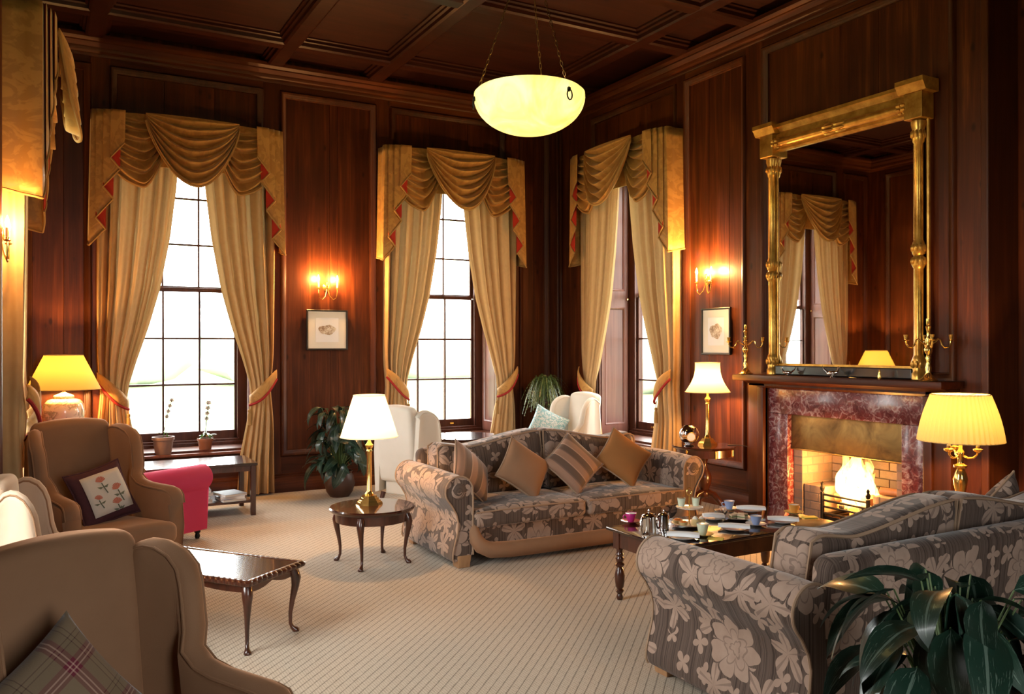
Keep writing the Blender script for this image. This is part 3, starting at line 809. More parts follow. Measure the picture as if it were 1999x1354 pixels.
def make_valance(loc, rotz, label):
    T = thing('swag_valance', label, 'valance', loc, rotz, 'swagged gold valances')
    ZT = 4.29; YF = -.30
    MB().box(-.99, .99, YF + .01, 0.0, ZT - .025, ZT - .003).build('pelmet_board', 'moulding_wood', T, smooth=0)
    MB().box(-.99, .99, YF + .015, YF + .03, ZT - .55, ZT - .02).build('buckram', 'gold_damask', T, smooth=0)
    def swag(xc, hwid, drop, folds, yo, spread, amp):
        nu, nv = 40, 64; P = np.zeros((nu, nv, 3)); UV = np.zeros((nu, nv, 2)); hem = []
        for i in range(nu):
            u = -1 + 2 * i / (nu - 1)
            for j in range(nv):
                v = j / (nv - 1)
                shp = max(0.0, 1 - abs(u) ** 2.1) ** .85
                edge = spread * v
                x = xc + u * (hwid - edge * hwid * .0) * (1 - .12 * v * (1 - abs(u)))
                z = ZT - .004 - drop * (v * shp + .10 * v * (1 - shp) * spread)
                fo = math.sin(2 * PI * folds * v - .6 + .5 * u * u + .35 * math.sin(5 * u + xc * 4))
                y = yo - (.035 + .085 * v ** .7) * shp - amp * fo * (shp * .85 + .15) * min(1, v * 6)
                P[i, j] = (x, y, z); UV[i, j] = (u * hwid, v * 1.2)
            hem.append(tuple(P[i, -1]))
        s_ = MB().grid(P, uv=UV).build('swag', 'gold_damask', T, smooth=80)
        MB().tube([(a, b - .004, c - .006) for a, b, c in hem], .013, 6).build('fringe', 'gold_fringe', s_)
    def side_swag(sx):
        nu, nv = 26, 84; P = np.zeros((nu, nv, 3)); UV = np.zeros((nu, nv, 2)); hem = []
        for i in range(nu):
            f = i / (nu - 1); x = .76 - .56 * f
            for j in range(nv):
                v = j / (nv - 1)
                u = 2 * f - 1; sag = (1 - (f * 1.15 - .62) ** 2 * 2.2)
                dz = .80 * v * (.80 + .20 * sag) * (1 - .8 * max(0.0, (f - .45) / .55) ** 1.5) + .05 * math.sin(PI * f) * math.sin(2 * PI * 2.5 * v) * .3
                fo = math.sin(2 * PI * 7 * v - .4 + 1.2 * (f - .4) ** 2 * 3)
                P[i, j] = (sx * x, YF - .012 - .05 * v ** .6 * (.4 + .6 * math.sin(PI * min(1, f * 1.2))) - .048 * fo * min(1, v * 8), ZT - .005 - dz - .025 * fo * math.sin(PI * f))
                UV[i, j] = (x, v * 1.2)
            hem.append(tuple(P[i, -1]))
        s_ = MB().grid(P, uv=UV).build('swag', 'gold_damask', T, smooth=80)
        MB().tube([(a, b - .004, c - .006) for a, b, c in hem], .013, 6).build('fringe', 'gold_fringe', s_)
    side_swag(-1); side_swag(1)
    swag(0, .49, .77, 6.5, YF - .12, 1.0, .062)
    # tails: return to the wall, then back-and-forth pleats whose slanting hem shows the red lining
    for s in (-1, 1):
        plan = [(1.0, -.005, 2.90), (1.015, YF, 2.84), (.87, YF - .012, 3.01), (.97, YF - .026, 3.13), (.80, YF - .040, 3.34), (.90, YF - .055, 3.46), (.735, YF - .07, 3.66), (.83, YF - .085, 3.77), (.69, YF - .10, 3.94)]
        nz = 14; mb = MB(); hem = []; ucum = 0
        for k in range(len(plan) - 1):
            a, b = plan[k], plan[k + 1]; m = 7
            P = np.zeros((m, nz, 3)); UV = np.zeros((m, nz, 2)); back = k >= 1 and k % 2 == 0
            for i in range(m):
                f = i / (m - 1); x = a[0] + (b[0] - a[0]) * f; y = a[1] + (b[1] - a[1]) * f; zb = a[2] + (b[2] - a[2]) * f
                if k == 0: y += 0; x += .012 * math.sin(f * PI * 3)
                for j in range(nz):
                    g = j / (nz - 1); z = ZT - (ZT - zb) * g
                    xx = x + .03 * (g - .3) * (1 if k < 2 else .3)
                    P[i, j] = (s * xx, y - .008 * g * math.sin(PI * f) * (k > 0), z); UV[i, j] = (ucum + f * .2, z)
                hem.append(tuple(P[i, -1]))
            ucum += .2
            mb.grid(P, uv=UV, mi=1 if back else 0)
        t_ = mb.build('tail', ['gold_damask', 'lining_red'], T, smooth=60, solidify=.006)
        MB().tube([(x, y - .004, z) for x, y, z in hem], .010, 6).build('fringe', 'gold_fringe', t_)
    return T
WINS = [((WX1, BY, 0), 0, 'window with the two orchid pots'), ((WX2, BY, 0), 0, 'window by the corner, behind the sofa'), ((RX, WY3, 0), -PI / 2, 'window in the fireplace wall'), ((LX, WY4, 0), PI / 2, 'side-wall window at the picture edge')]
for loc, rz, wh in WINS:
    make_valance(loc, rz, 'gold damask swag valance with red-lined tails over the ' + wh)
    make_drape(-1, loc, rz, 'gold curtain tied back on the left of the ' + wh)
    make_drape(1, loc, rz, 'gold curtain tied back on the right of the ' + wh)

# ------------------------------------------------------------------ scroll-arm floral sofas (local: front at y=0 facing -y, x centred)
def make_sofa(label, loc, rotz, group='matching floral sofas'):
    T = thing('floral_sofa', label, 'sofa', loc, rotz, group)
    SI, DEP = 1.085, 1.08         # inner half width, depth
    # arms
    for s in (-1, 1):
        prof = [(0, .10), (0, .55)] + arc(.12, .61, .12, 180, -40, 18)[1:] + [(.185, .50), (.145, .43), (.128, .36), (.135, .28), (.158, .20), (.175, .13), (.178, .08), (.165, .055)]
        nrm = [(s * (SI + o), z) for o, z in prof]
        mb = MB()
        ys_ = np.linspace(0, DEP - .03, 9)
        P = [[(x + s * .02 * math.sin(PI * min(1, y / .9)) * (z > .45), y, z + .015 * math.sin(PI * y / 1.1) * (z > .5)) for (x, z) in nrm] for y in ys_]
        per = [0.0]
        for k in range(1, len(nrm)): per.append(per[-1] + math.dist(nrm[k], nrm[k - 1]))
        mb.grid(P, uv=[[(y + 3.3 * (s + 1), p) for p in per] for y in ys_], closed_v=False)
        for y, rev in ((0, False), (DEP - .03, True)):
            pts = [(x, y - (.006 if not rev else -.006), z) for x, z in nrm]; uvs = [(x + 1.7, z + .13) for x, z in nrm]
            mb.face(pts[::-1] if rev else pts, uvs[::-1] if rev else uvs)
        a_ = mb.build('arm', 'floral_jacquard', T, smooth=50)
        for y in (-.008, DEP - .022):
            MB().tube([(x, y, z) for x, z in nrm], .0075, 6).build('piping', 'piping_cord', a_)
        # tufted scroll centre on the front face
        MB().lathe([(.0, .012), (.05, .010), (.07, .0)], 18, (0, 0, 0)).build('scroll_button', 'floral_jacquard', a_, rot=(PI / 2, 0, 0), loc=(s * (SI + .12), -.004, .61))
    # base with floral front
    rbox(MB(), (0, .54, .21), (SI + .01, .50, .105), .02, 12).build('base', 'floral_jacquard', T)
    # plain velvet bumper along the foot, curling up at both ends
    e = SI - .02
    path = [(-e, .015, .33), (-e - .008, .0, .28), (-e, -.02, .22), (-e + .04, -.03, .165), (-e + .12, -.035, .125), (-e + .3, -.04, .112)] + [(x, -.042, .11) for x in np.linspace(-e + .5, e - .5, 8)] + [(e - .3, -.04, .112), (e - .12, -.035, .125), (e - .04, -.03, .165), (e, -.02, .22), (e + .008, 0, .28), (e, .015, .33)]
    rad = [.03, .045, .055, .062, .064, .065] + [.065] * 8 + [.065, .064, .062, .055, .045, .03]
    MB().tube(path, rad, 14).build('bumper_roll', 'rose_velvet', T, smooth=80)
    # seat cushions
    for s in (-1, 1):
        cx = s * SI / 2
        def wp(p, cx=cx):
            fx = (p[0] - cx) / (SI / 2); fy = (p[1] - .30) / .34
            if p[2] > .37: p = p + np.array([0, 0, .028 * (1 - fx * fx) * (1 - .7 * fy * fy)])
            return p + np.array([0, -.012 * (1 - fx * fx) * (p[1] < .1), 0])
        c_ = rbox(MB(), (cx, .30, .375), (SI / 2 - .004, .335, .072), .045, 10, wp).build('seat_cushion', 'floral_jacquard', T, smooth=80)
        hwx = SI / 2 - .02
        MB().tube([(cx + hwx * f, -.03 - .014 * (1 - f * f), .430 + .012 * (1 - f * f)) for f in np.linspace(-1, 1, 15)], .007, 6).build('piping', 'piping_cord', c_)
    # back frame with rolled top rail
    def bw(p):
        return p + np.array([0, .10 * (p[2] - .3), 0])
    rbox(MB(), (0, .99, .47), (SI + .05, .075, .37), .07, 14, bw).build('back_frame', 'floral_jacquard', T, smooth=80)
    # camel-topped back cushions
    for s in (-1, 1):
        cx = s * SI / 2
        def top(x):
            g = (x * s) / SI            # 0 centre of sofa .. 1 outer end
            return .985 - .115 * (0.5 - .5 * math.cos(PI * min(1, g * 1.25))) + .05 * max(0, g - .72) / .28 - .10 * max(0, g - .93) / .07 * .5
        def wp(p, cx=cx):
            f = (p[2] - .42) / .5; z = .42 + (top(p[0]) - .42) * f
            fx = (p[0] - cx) / (SI / 2)
            bul = .05 * (1 - fx ** 4) * math.sin(PI * min(1, max(0, f)))
            return np.array([p[0], p[1] - (bul if p[1] < .78 else -.02) + .13 * (z - .42), z])
        c_ = rbox(MB(), (cx, .76, .67), (SI / 2 - .003, .115, .25), .07, 14, wp).build('back_cushion', 'floral_jacquard', T, smooth=80)
        for dy in (-.095, .095):
            pts = []
            for f in np.linspace(-1, 1, 25):
                x = cx + (SI / 2 - .02) * f; q = wp(np.array([x, .76 + dy, .90])); pts.append((q[0], q[1] - .004 * np.sign(-dy) * 0, q[2] + .006))
            q0 = wp(np.array([cx - (SI / 2 - .006), .76 + dy, .6])); q1 = wp(np.array([cx + (SI / 2 - .006), .76 + dy, .6]))
            MB().tube([tuple(q0)] + pts + [tuple(q1)], .0085, 6).build('piping', 'piping_cord', c_)
    for sx in (-1, 1):
        for y in (.05, .98):
            P = [[(sx * (SI + .075) + a * (.05 + .012 * z / .1), y + b * (.05 + .012 * z / .1), z) for a, b in ((-1, -1), (1, -1), (1, 1), (-1, 1))] for z in (0, .10)]
            m = MB().grid(P, closed_v=True); m.face(P[0]); m.face(P[1])
            m.build('foot', 'oak_foot', T, smooth=0, bevel=.005)
    return T
make_sofa('floral sofa facing the viewer with four scatter cushions', (4.075, 6.0, 0), 0)
make_sofa('floral sofa seen from behind beside the leafy plant', (4.09, 3.58, 0), PI)

def cushion(name, label, w_, h_, t_, m, loc, rot, piping='piping_cord', group=None, cat='cushion', mats=None):
    T = thing(name, label, cat, loc, 0, group); T.rotation_euler = rot
    pillow_mesh(MB(), w_, h_, t_).build('cover', m, T, smooth=80)
    if piping: MB().tube(pillow_edge(w_, h_), .007, 6, closed=True).build('piping', piping, T)
    return T
G = 'scatter cushions on the floral sofa'
def sofa_cush(label, x, y, z, m, spin, lean=.42, yaw=0.0, size=.44):
    T = cushion('scatter_cushion', label, size, size, .17, m, (x, y, z), (0, 0, 0), group=G)
    T.rotation_mode = 'QUATERNION'
    q = Matrix.Rotation(yaw, 3, 'Z') @ Matrix.Rotation(-lean, 3, 'X') @ Matrix.Rotation(spin, 3, 'Y')
    T.rotation_quaternion = q.to_quaternion()
    return T
sofa_cush('brown striped cushion leaning by the lamp-side sofa arm', 3.15, 6.35, .695, 'striped_silk', math.radians(46), .50, math.radians(38))
sofa_cush('plain tan cushion on its point, beside the lamp-side striped one', 3.66, 6.34, .685, 'rose_velvet', math.radians(40), .50, math.radians(6))
sofa_cush('brown striped cushion leaning at the middle of the sofa', 4.17, 6.34, .70, 'striped_silk', math.radians(-40), .50, math.radians(-4))
sofa_cush('plain gold cushion leaning nearest the fireplace-side sofa arm', 4.73, 6.34, .715, 'gold_cushion', math.radians(40), .50, math.radians(-10))
sofa_cush('floral cushion peeking over the far end of the near sofa', 5.0, 2.98, .74, 'floral_jacquard', math.radians(40), .3, PI, .40)['group'] = 'floral cushion on the near sofa'

# ------------------------------------------------------------------ wing chairs (local: facing -y, back at y=0)
def make_wing_chair(name, label, loc, rotz, m, pipe, group, k=1.0):
    T = thing(name, label, 'armchair', loc, rotz, group)
    top = [(.06, 1.02), (.0, 1.07), (-.05, 1.085), (-.10, 1.08), (-.16, 1.05), (-.205, 1.00), (-.235, .94), (-.25, .87), (-.265, .79), (-.29, .735), (-.34, .70), (-.42, .685), (-.52, .68), (-.62, .675), (-.68, .66), (-.715, .62), (-.73, .56)]
    ysd = [p[0] for p in top][::-1]; zsd = [p[1] for p in top][::-1]
    for s in (-1, 1):
        rows = []; edge_i = []; edge_o = []
        # cross-sections follow the outline; each runs inner foot -> over the rounded edge -> outer foot
        for i, (y, zt_) in enumerate(top):
            d = Vector((top[min(i + 1, len(top) - 1)][0] - top[max(i - 1, 0)][0], top[min(i + 1, len(top) - 1)][1] - top[max(i - 1, 0)][1])).normalized()
            nrm = Vector((-d[1], d[0])) * (-1)      # outward normal in (y,z)
            if nrm[1] < 0 and y > -.6: nrm = -nrm
            if y <= -.6 and nrm[0] > 0: nrm = -nrm
            fy = min(1, max(0, -y / .7)); th = .045 + .012 * fy
            xb = .275 + .085 * fy + .045 * max(0, 1 - abs(y + .2) / .2) * (zt_ > .74)
            yb = max(y, -.70)
            row = [(s * (xb - th * .8), yb, .20), (s * (xb - th), yb - 0, .20 + (zt_ - .2) * .55), (s * (xb - th), y - nrm[0] * th, zt_ - nrm[1] * th)]
            for a in np.linspace(0, PI, 7):
                off = th * math.sin(a)
                row.append((s * (xb - th * math.cos(a)), y - nrm[0] * th + nrm[0] * off, zt_ - nrm[1] * th + nrm[1] * off))
            row += [(s * (xb + th), y - nrm[0] * th, zt_ - nrm[1] * th - .001), (s * (xb + th * .9), yb, .20 + (zt_ - .2) * .5), (s * (xb + th * .5), yb, .18)]
            rows.append(row)
            edge_i.append((s * (xb - th * .9), y + nrm[0] * (-th + .5 * th), zt_ + nrm[1] * (-th + .5 * th)))
            edge_o.append((s * (xb + th * .9), y + nrm[0] * (-th + .5 * th), zt_ + nrm[1] * (-th + .5 * th)))
        mb = MB().grid(rows)
        mb.face(rows[-1]); mb.face(rows[0][::-1])
        a_ = mb.build('wing_and_arm', m, T, smooth=60)
        for ed in (edge_i, edge_o): MB().tube(ed, .006, 6).build('piping', pipe, a_)
    def bw(p):
        fx = p[0] / .29; f = (p[2] - .3) / .8
        z = p[2] + (.035 * (1 - fx * fx) if f > .6 else 0)
        return np.array([p[0], p[1] + .10 * (p[2] - .4) - .03 * (1 - fx * fx) * (p[1] < 0), z])
    rbox(MB(), (0, -.01, .70), (.265, .065, .40), .05, 12, bw).build('backrest', m, T, smooth=80)
    MB().tube([(x, -.055 + .10 * .70, 1.075 + .035 * (1 - (x / .29) ** 2)) for x in np.linspace(-.25, .25, 12)], .006, 6).build('piping', pipe, T)
    def sw(p):
        wd = 1 + .22 * (-(p[1] + .4) / .4)
        return np.array([p[0] * wd, p[1], p[2] + (.025 * (1 - (p[0] / .3) ** 2) if p[2] > .38 else 0)])
    rbox(MB(), (0, -.40, .37), (.265, .39, .07), .05, 9, sw).build('seat_cushion', m, T, smooth=80)
    rbox(MB(), (0, -.37, .235), (.27, .36, .075), .02, 6, sw).build('seat_rail', m, T, smooth=80)
    for sx in (-1, 1):
        MB().lathe([(.0, 0), (.018, 0), (.022, .02), (.02, .08), (.032, .17), (.0, .17)], 10, (sx * .30, -.68, 0)).build('leg', 'mahogany', T)
        MB().tube([(sx * .24, .06, 0), (sx * .235, .03, .09), (sx * .23, 0, .18)], [.018, .022, .028], 8).build('leg', 'mahogany', T)
    T.scale = (k, k, k)
    return T
FA = math.radians(25)      # chairs turned towards the fireplace
WG = 'tan velvet wing chairs'
make_wing_chair('wing_chair', 'tan velvet wing chair holding a thistle cushion', (.21, 7.18, 0), FA, 'tan_velvet', 'tan_velvet', WG, 1.07)
make_wing_chair('wing_chair', 'nearest tan velvet wing chair holding a tartan cushion', (.065, 3.19, 0), FA, 'tan_velvet', 'tan_velvet', WG, .985)
make_wing_chair('wing_chair', 'tan wing chair with bright window light put into its colour', (-.155, 5.31, 0), math.radians(84), 'window_lit_velvet', 'tan_velvet', WG, .92).scale = (.84, .70, .935)
CG = 'cream wing chairs at the round table'
make_wing_chair('cream_wing_chair', 'cream wing chair seen from behind beside the brass-lamp table', (3.34, 8.46, 0), math.radians(116), 'cream_damask', 'cream_damask', CG, 1.0)
make_wing_chair('cream_wing_chair', 'cream wing chair in the corner behind the floral sofa', (5.98, 8.88, 0), math.radians(-90), 'cream_damask', 'cream_damask', CG, 1.04)

# cushions on those chairs
def chair_cushion(name, label, m, loc, yaw, lean, spin, size, t_=.15, piping=None):
    T = thing(name, label, 'cushion', loc, 0)
    T.rotation_mode = 'QUATERNION'
    T.rotation_quaternion = (Matrix.Rotation(yaw, 3, 'Z') @ Matrix.Rotation(-lean, 3, 'X') @ Matrix.Rotation(spin, 3, 'Y')).to_quaternion()
    pillow_mesh(MB(), size, size, t_).build('cover', m, T, smooth=80)
    if piping: MB().tube(pillow_edge(size, size), .007, 6, closed=True).build('piping', piping, T)
    return T
chair_cushion('tartan_cushion', 'brown tartan cushion in the nearest wing chair', 'tartan_wool', (.045, 2.83, .665), FA, .35, math.radians(-32), .42, .16)
th_ = chair_cushion('thistle_cushion', 'cream thistle cushion with dark plum border on the far tan chair', 'cushion_tapestry', (.38, 6.80, .68), FA, .38, math.radians(-12), .43, .15, 'cushion_tapestry')
# woven thistle panel on its face
PW = .30
P = [[(x, -.080 - .004 + .055 * ((x / .2) ** 2 + (z / .2) ** 2) * .35, z) for z in np.linspace(-PW / 2, PW / 2, 9)] for x in np.linspace(-PW / 2, PW / 2, 9)]
pan = MB().grid(P).build('thistle_panel', 'tapestry_ground', th_, smooth=80, solidify=.003)
def on_pan(x, z, d=.004): return (x, -.084 - d + .055 * ((x / .2) ** 2 + (z / .2) ** 2) * .35, z)
for (x, z, r, a) in ((-.02, .085, .036, 0), (.075, .0, .038, -.2), (.035, -.10, .036, .1), (-.085, -.03, .028, .3)):
    mb = MB()
    for k in range(9):
        b = math.radians(-70 + 17.5 * k) + a
        p0 = on_pan(x, z - r * .2); p1 = on_pan(x + r * math.sin(b - .12), z + r * math.cos(b - .12)); p2 = on_pan(x + 1.15 * r * math.sin(b), z + 1.15 * r * math.cos(b)); p3 = on_pan(x + r * math.sin(b + .12), z + r * math.cos(b + .12))
        mb.face([p0, p1, p2, p3])
    f_ = mb.build('thistle_flower', 'thistle_petal', pan, smooth=0)
    MB().tube([on_pan(x, z - r * .3), on_pan(x + .004, z - r * 1.3), on_pan(x + .015, max(-.13, z - r * 2.6))], .004, 5).build('thistle_stem', 'thistle_stalk', pan)
    mb = MB()
    for sg in (-1, 1):
        mb.face([on_pan(x, z - r * 1.2), on_pan(x + sg * .02, z - r * 1.0), on_pan(x + sg * .045, z - r * .9), on_pan(x + sg * .025, z - r * 1.5)])
    mb.build('thistle_leaf', 'thistle_stalk', pan, smooth=0)
chair_cushion('blue_cushion', 'pale blue patterned cushion on the corner cream chair', 'blue_print', (5.50, 8.95, .74), math.radians(-15), .25, math.radians(28), .46, .16)

# ------------------------------------------------------------------ crimson settee by the side wall
def make_settee():
    ang = math.atan2(.38, .607)
    # local: facing -y ; near arm front tip at photo position
    T = thing('crimson_settee', 'crimson upholstered settee with rolled arms behind the thistle chair', 'settee', (0, 0, 0), 0)
    W_, Dp = 1.28, .86
    prof = lambda s: [(s * o, z) for o, z in [(0, .09), (0, .50)] + arc(.115, .565, .115, 180, -60, 16)[1:] + [(.165, .44), (.16, .09)]]
    for s in (-1, 1):
        mb = MB(); n = [(s * (W_ / 2 - .17) + x, z) for x, z in prof(s)]
        cxr, czr = s * (W_ / 2 - .17 + .115), .565
        rows = []
        for y, sh in ((-.035, .55), (-.022, .85), (0, 1.0), (.4, 1.0), (Dp, 1.0)):
            rows.append([((cxr + (x - cxr) * sh if z > .44 else x), y if z > .44 else max(y, 0), (czr + (z - czr) * sh if z > .44 else z)) for x, z in n])
        mb.grid(rows); mb.face(rows[0]); mb.face(rows[-1][::-1])
        mb.build('arm', 'crimson_cloth', T, smooth=60)
    rbox(MB(), (0, .42, .24), (W_ / 2 - .16, .40, .15), .03, 8).build('base', 'crimson_cloth', T, smooth=80)
    rbox(MB(), (0, .36, .44), (W_ / 2 - .175, .35, .07), .05, 8).build('seat_cushion', 'crimson_cloth', T, smooth=80)
    rbox(MB(), (0, .79, .55), (W_ / 2 - .10, .085, .34), .08, 10, lambda p: p + np.array([0, .12 * (p[2] - .4), 0])).build('backrest', 'crimson_cloth', T, smooth=80)
    for sx in (-1, 1):
        for y in (.05, .80):
            MB().lathe([(0, 0), (.018, .004), (.025, .025), (.018, .05), (.028, .06), (.03, .095), (0, .095)], 12, (sx * (W_ / 2 - .08), y, 0)).build('caster', 'cast_iron', T)
    # facing (.85,.53): local -y -> that direction
    fx, fy = math.cos(ang), math.sin(ang)
    rz = math.atan2(fy, fx) + PI / 2
    T.rotation_euler = (0, 0, rz)
    # near arm (local x sign whose world offset points to -y) front tip must be at (1.31, 8.16)
    c, s_ = math.cos(rz), math.sin(rz)
    sx = -1 if (-s_) * 0 + s_ * (-1) * (W_ / 2 - .06) < 0 else 1
    lx = sx * (W_ / 2 - .06)
    T.location = (1.29 - c * lx, 8.14 - s_ * lx, 0)
    return T
make_settee()
# ------------------------------------------------------------------ fireplace (local = wall frame: x along wall from the centre line, -y into the room)
FP = thing('fireplace', 'red marble fireplace with wooden mantel shelf and burning fire', 'fireplace', (RX, FY, 0), -PI / 2)
# local x -> world -y
def fbox(name, m, x0, x1, y0, y1, z0, z1, bev=.004, parent=None, seg=2):
    return MB().box(x0, x1, y0, y1, z0, z1).build(name, m, parent or FP, smooth=0 if not bev else 35, bevel=bev, seg=seg)
fbox('marble_jamb', 'red_marble', -.885, -.635, -.10, .05, 0, 1.075)
fbox('marble_jamb', 'red_marble', .635, .885, -.10, .05, 0, 1.075)
fbox('marble_lintel', 'red_marble', -.885, .885, -.10, .05, 1.077, 1.33)
fbox('pilaster', 'moulding_wood', -1.12, -.887, -.15, .02, 0, 1.38, .01)
fbox('pilaster', 'moulding_wood', .887, 1.12, -.15, .02, 0, 1.38, .01)
fbox('inner_pilaster', 'moulding_wood', -.97, -.887, -.18, -.1, 0, 1.34, .012)
fbox('inner_pilaster', 'moulding_wood', .887, .97, -.18, -.1, 0, 1.34, .012)
MB().extrude([(.02, 1.33), (-.13, 1.33), (-.15, 1.35), (-.15, 1.37), (-.20, 1.39), (-.24, 1.40), (.02, 1.40)], -1.12, 1.12, axis='x').build('frieze', 'moulding_wood', FP, smooth=30)
fbox('mantel_shelf', 'rail_wood_x', -1.16, 1.16, -.335, .02, 1.405, 1.465, .008)
fbox('brass_hood', 'tarnished_brass', -.635, .635, -.045, -.03, .735, 1.075, .003)
MB().tube([(-.63, -.05, .737), (.63, -.05, .737)], .008, 8).build('hood_rim', 'tarnished_brass', FP)
# firebox lining
fbox('firebox', 'soot', -.635, .635, .46, .68, 0, 1.07, 0)
fbox('firebox_floor', 'mortar', -.635, .635, -.02, .46, 0, .012, 0)
bs = []
def brick(x0, x1, y0, y1, z0, z1):
    return fbox('brick', 'fire_brick', x0 + .004, x1 - .004, y0 + .004, y1 - .004, z0 + .004, z1 - .004, .004, seg=1)
H_ = .082
for s in (-1, 1):
    a, b = (-.635, -.52) if s < 0 else (.52, .635)
    fbox('mortar_bed', 'mortar', a + .006, b - .006, -.015, .455, 0, 1.07, 0)
    for r in range(13):                       # cheeks
        n = 3; off = .0 if r % 2 else -.075
        for k in range(4):
            y0 = max(-.02, -.02 + off + k * .155); y1 = min(.455, -.02 + off + (k + 1) * .155)
            if y1 - y0 > .02: brick(a, b, y0, y1, r * H_, (r + 1) * H_)
    a, b = (-.515, -.27) if s < 0 else (.27, .515)
    fbox('mortar_bed', 'mortar', a + .006, b - .006, .0, .45, 0, .395, 0)
    for r in range(5):                        # hobs either side of the grate
        xs_ = [a, (a + b) / 2 + (.05 if r % 2 else -.05), b]
        for k in range(2):
            brick(xs_[k], xs_[k + 1], -.008, .20, r * .08, (r + 1) * .08); brick(xs_[k], xs_[k + 1], .20, .455, r * .08, (r + 1) * .08)
fbox('mortar_bed', 'mortar', -.52, .52, .425, .46, 0, 1.07, 0)
for r in range(13):
    off = .0 if r % 2 else -.11
    for k in range(6):
        x0 = max(-.52, -.52 + off + k * .22); x1 = min(.52, -.52 + off + (k + 1) * .22)
        if x1 - x0 > .03: brick(x0, x1, .40, .44, r * H_, (r + 1) * H_)
fbox('hearth', 'ebony_wood', -1.05, 1.05, -.55, -.1, 0, .02, .005)
# grate, coals, flames
GR = thing('fire_grate', 'black iron fire basket full of burning logs', 'grate', (RX, FY, 0), -PI / 2)
for z in (.16, .22, .28, .335): MB().tube([(-.25, -.045, z), (.25, -.045, z)], .011, 8).build('bar', 'cast_iron', GR)
for x in (-.255, .255):
    MB().box(x - .014, x + .014, -.06, -.03, .012, .36).build('upright', 'cast_iron', GR, smooth=0, bevel=.004)
    MB().lathe([(0, -.02), (.018, -.01), (.024, .02), (.012, .04), (.016, .06), (0, .08)], 12, (x, -.045, .38)).build('finial', 'cast_iron', GR)
    MB().box(x - .012, x + .012, -.03, .38, .13, .155).build('side_bar', 'cast_iron', GR, smooth=0)
for k in range(6): MB().tube([(-.24 + k * .096, -.04, .145), (-.24 + k * .096, .37, .145)], .01, 6).build('floor_bar', 'cast_iron', GR)
MB().box(-.24, .24, -.035, -.03, .012, .13).build('ash_plate', 'cast_iron', GR, smooth=0)
FB = thing('fire', 'bright yellow flames leaping above logs and embers', 'fire', (RX, FY, 0), -PI / 2)
rf = random.Random(3)
for k in range(26):
    x, y, z = rf.uniform(-.2, .2), rf.uniform(0, .3), rf.uniform(.185, .25)
    r = rf.uniform(.028, .045)
    P = [[(x + r * (1 + .2 * math.sin(a * 3 + k)) * math.sin(b * PI / 5) * math.cos(a * PI / 4), y + r * math.sin(b * PI / 5) * math.sin(a * PI / 4), z + r * .8 * math.cos(b * PI / 5)) for a in range(8)] for b in range(6)]
    MB().grid(P, closed_v=True).build('ember', 'ember' if k % 3 else 'soot', FB, smooth=0)
for (a, b, r) in (((-.2, .08, .30), (.16, .16, .33), .045), ((.22, .06, .32), (.02, .26, .40), .04), ((-.15, .25, .30), (.2, .28, .31), .045)):
    p0, p1 = Vector(a), Vector(b)
    MB().tube([p0.lerp(p1, t) + Vector((0, .012 * math.sin(t * 6), .01 * math.sin(t * 9))) for t in np.linspace(0, 1, 7)], [r, r * 1.05, r, r * .95, r, r * .9, r * .85], 10).build('log', 'bread_crust', FB)
def flame_tongue(x, y, z, h, r, sway, seed):
    rows = []; uvs = []; n = 12; m = 16
    for j in range(m):
        t = j / (m - 1)
        rr = r * (math.sin(PI * min(1, .18 + t * .82)) ** .8) * (1 - .5 * t) * (1 + .22 * math.sin(t * 11 + seed * 1.7) + .12 * math.sin(t * 23 + seed)) + .001
        cx = x + sway * t * t + .03 * math.sin(t * 7 + seed) * t; cy = y + .02 * math.sin(t * 6 + seed * 2) * t
        rows.append([(cx + rr * math.cos(2 * PI * k / n), cy + .55 * rr * math.sin(2 * PI * k / n), z + h * t) for k in range(n)]); uvs.append([(k / n, t) for k in range(n)])
    MB().grid(rows, uv=uvs, closed_v=True).build('flame', 'flame', FB, smooth=80)
for q in ((-.02, .12, .22, .62, .14, .01, 1), (-.11, .10, .22, .58, .10, -.04, 2), (.10, .12, .22, .56, .10, .04, 3), (-.05, .16, .22, .66, .09, .03, 9), (.05, .08, .3, .50, .06, -.05, 10), (.02, .2, .24, .46, .10, -.02, 4), (-.05, .05, .20, .34, .09, .02, 5), (.14, .18, .22, .36, .07, .02, 6), (-.16, .18, .24, .30, .06, -.01, 7), (.06, .04, .2, .26, .07, -.01, 8)):
    flame_tongue(*q)
point_light('fire_glow', (0, -.02, .48), 120, (1, .42, .10), .12, FB)
# cut pieces of log resting on the hobs
for (x, y, z, a) in ((.40, .12, .435, .3),):
    o = tag(MB().tube([(-.12, 0, 0), (.12, 0, 0)], [.035, .032], 10).build('firewood_log', 'oak_foot'), 'pale split log lying on the brick hob', 'log'); o.location = (RX + y, FY - x, z); o.rotation_euler = (0, 0, -PI / 2 + a)

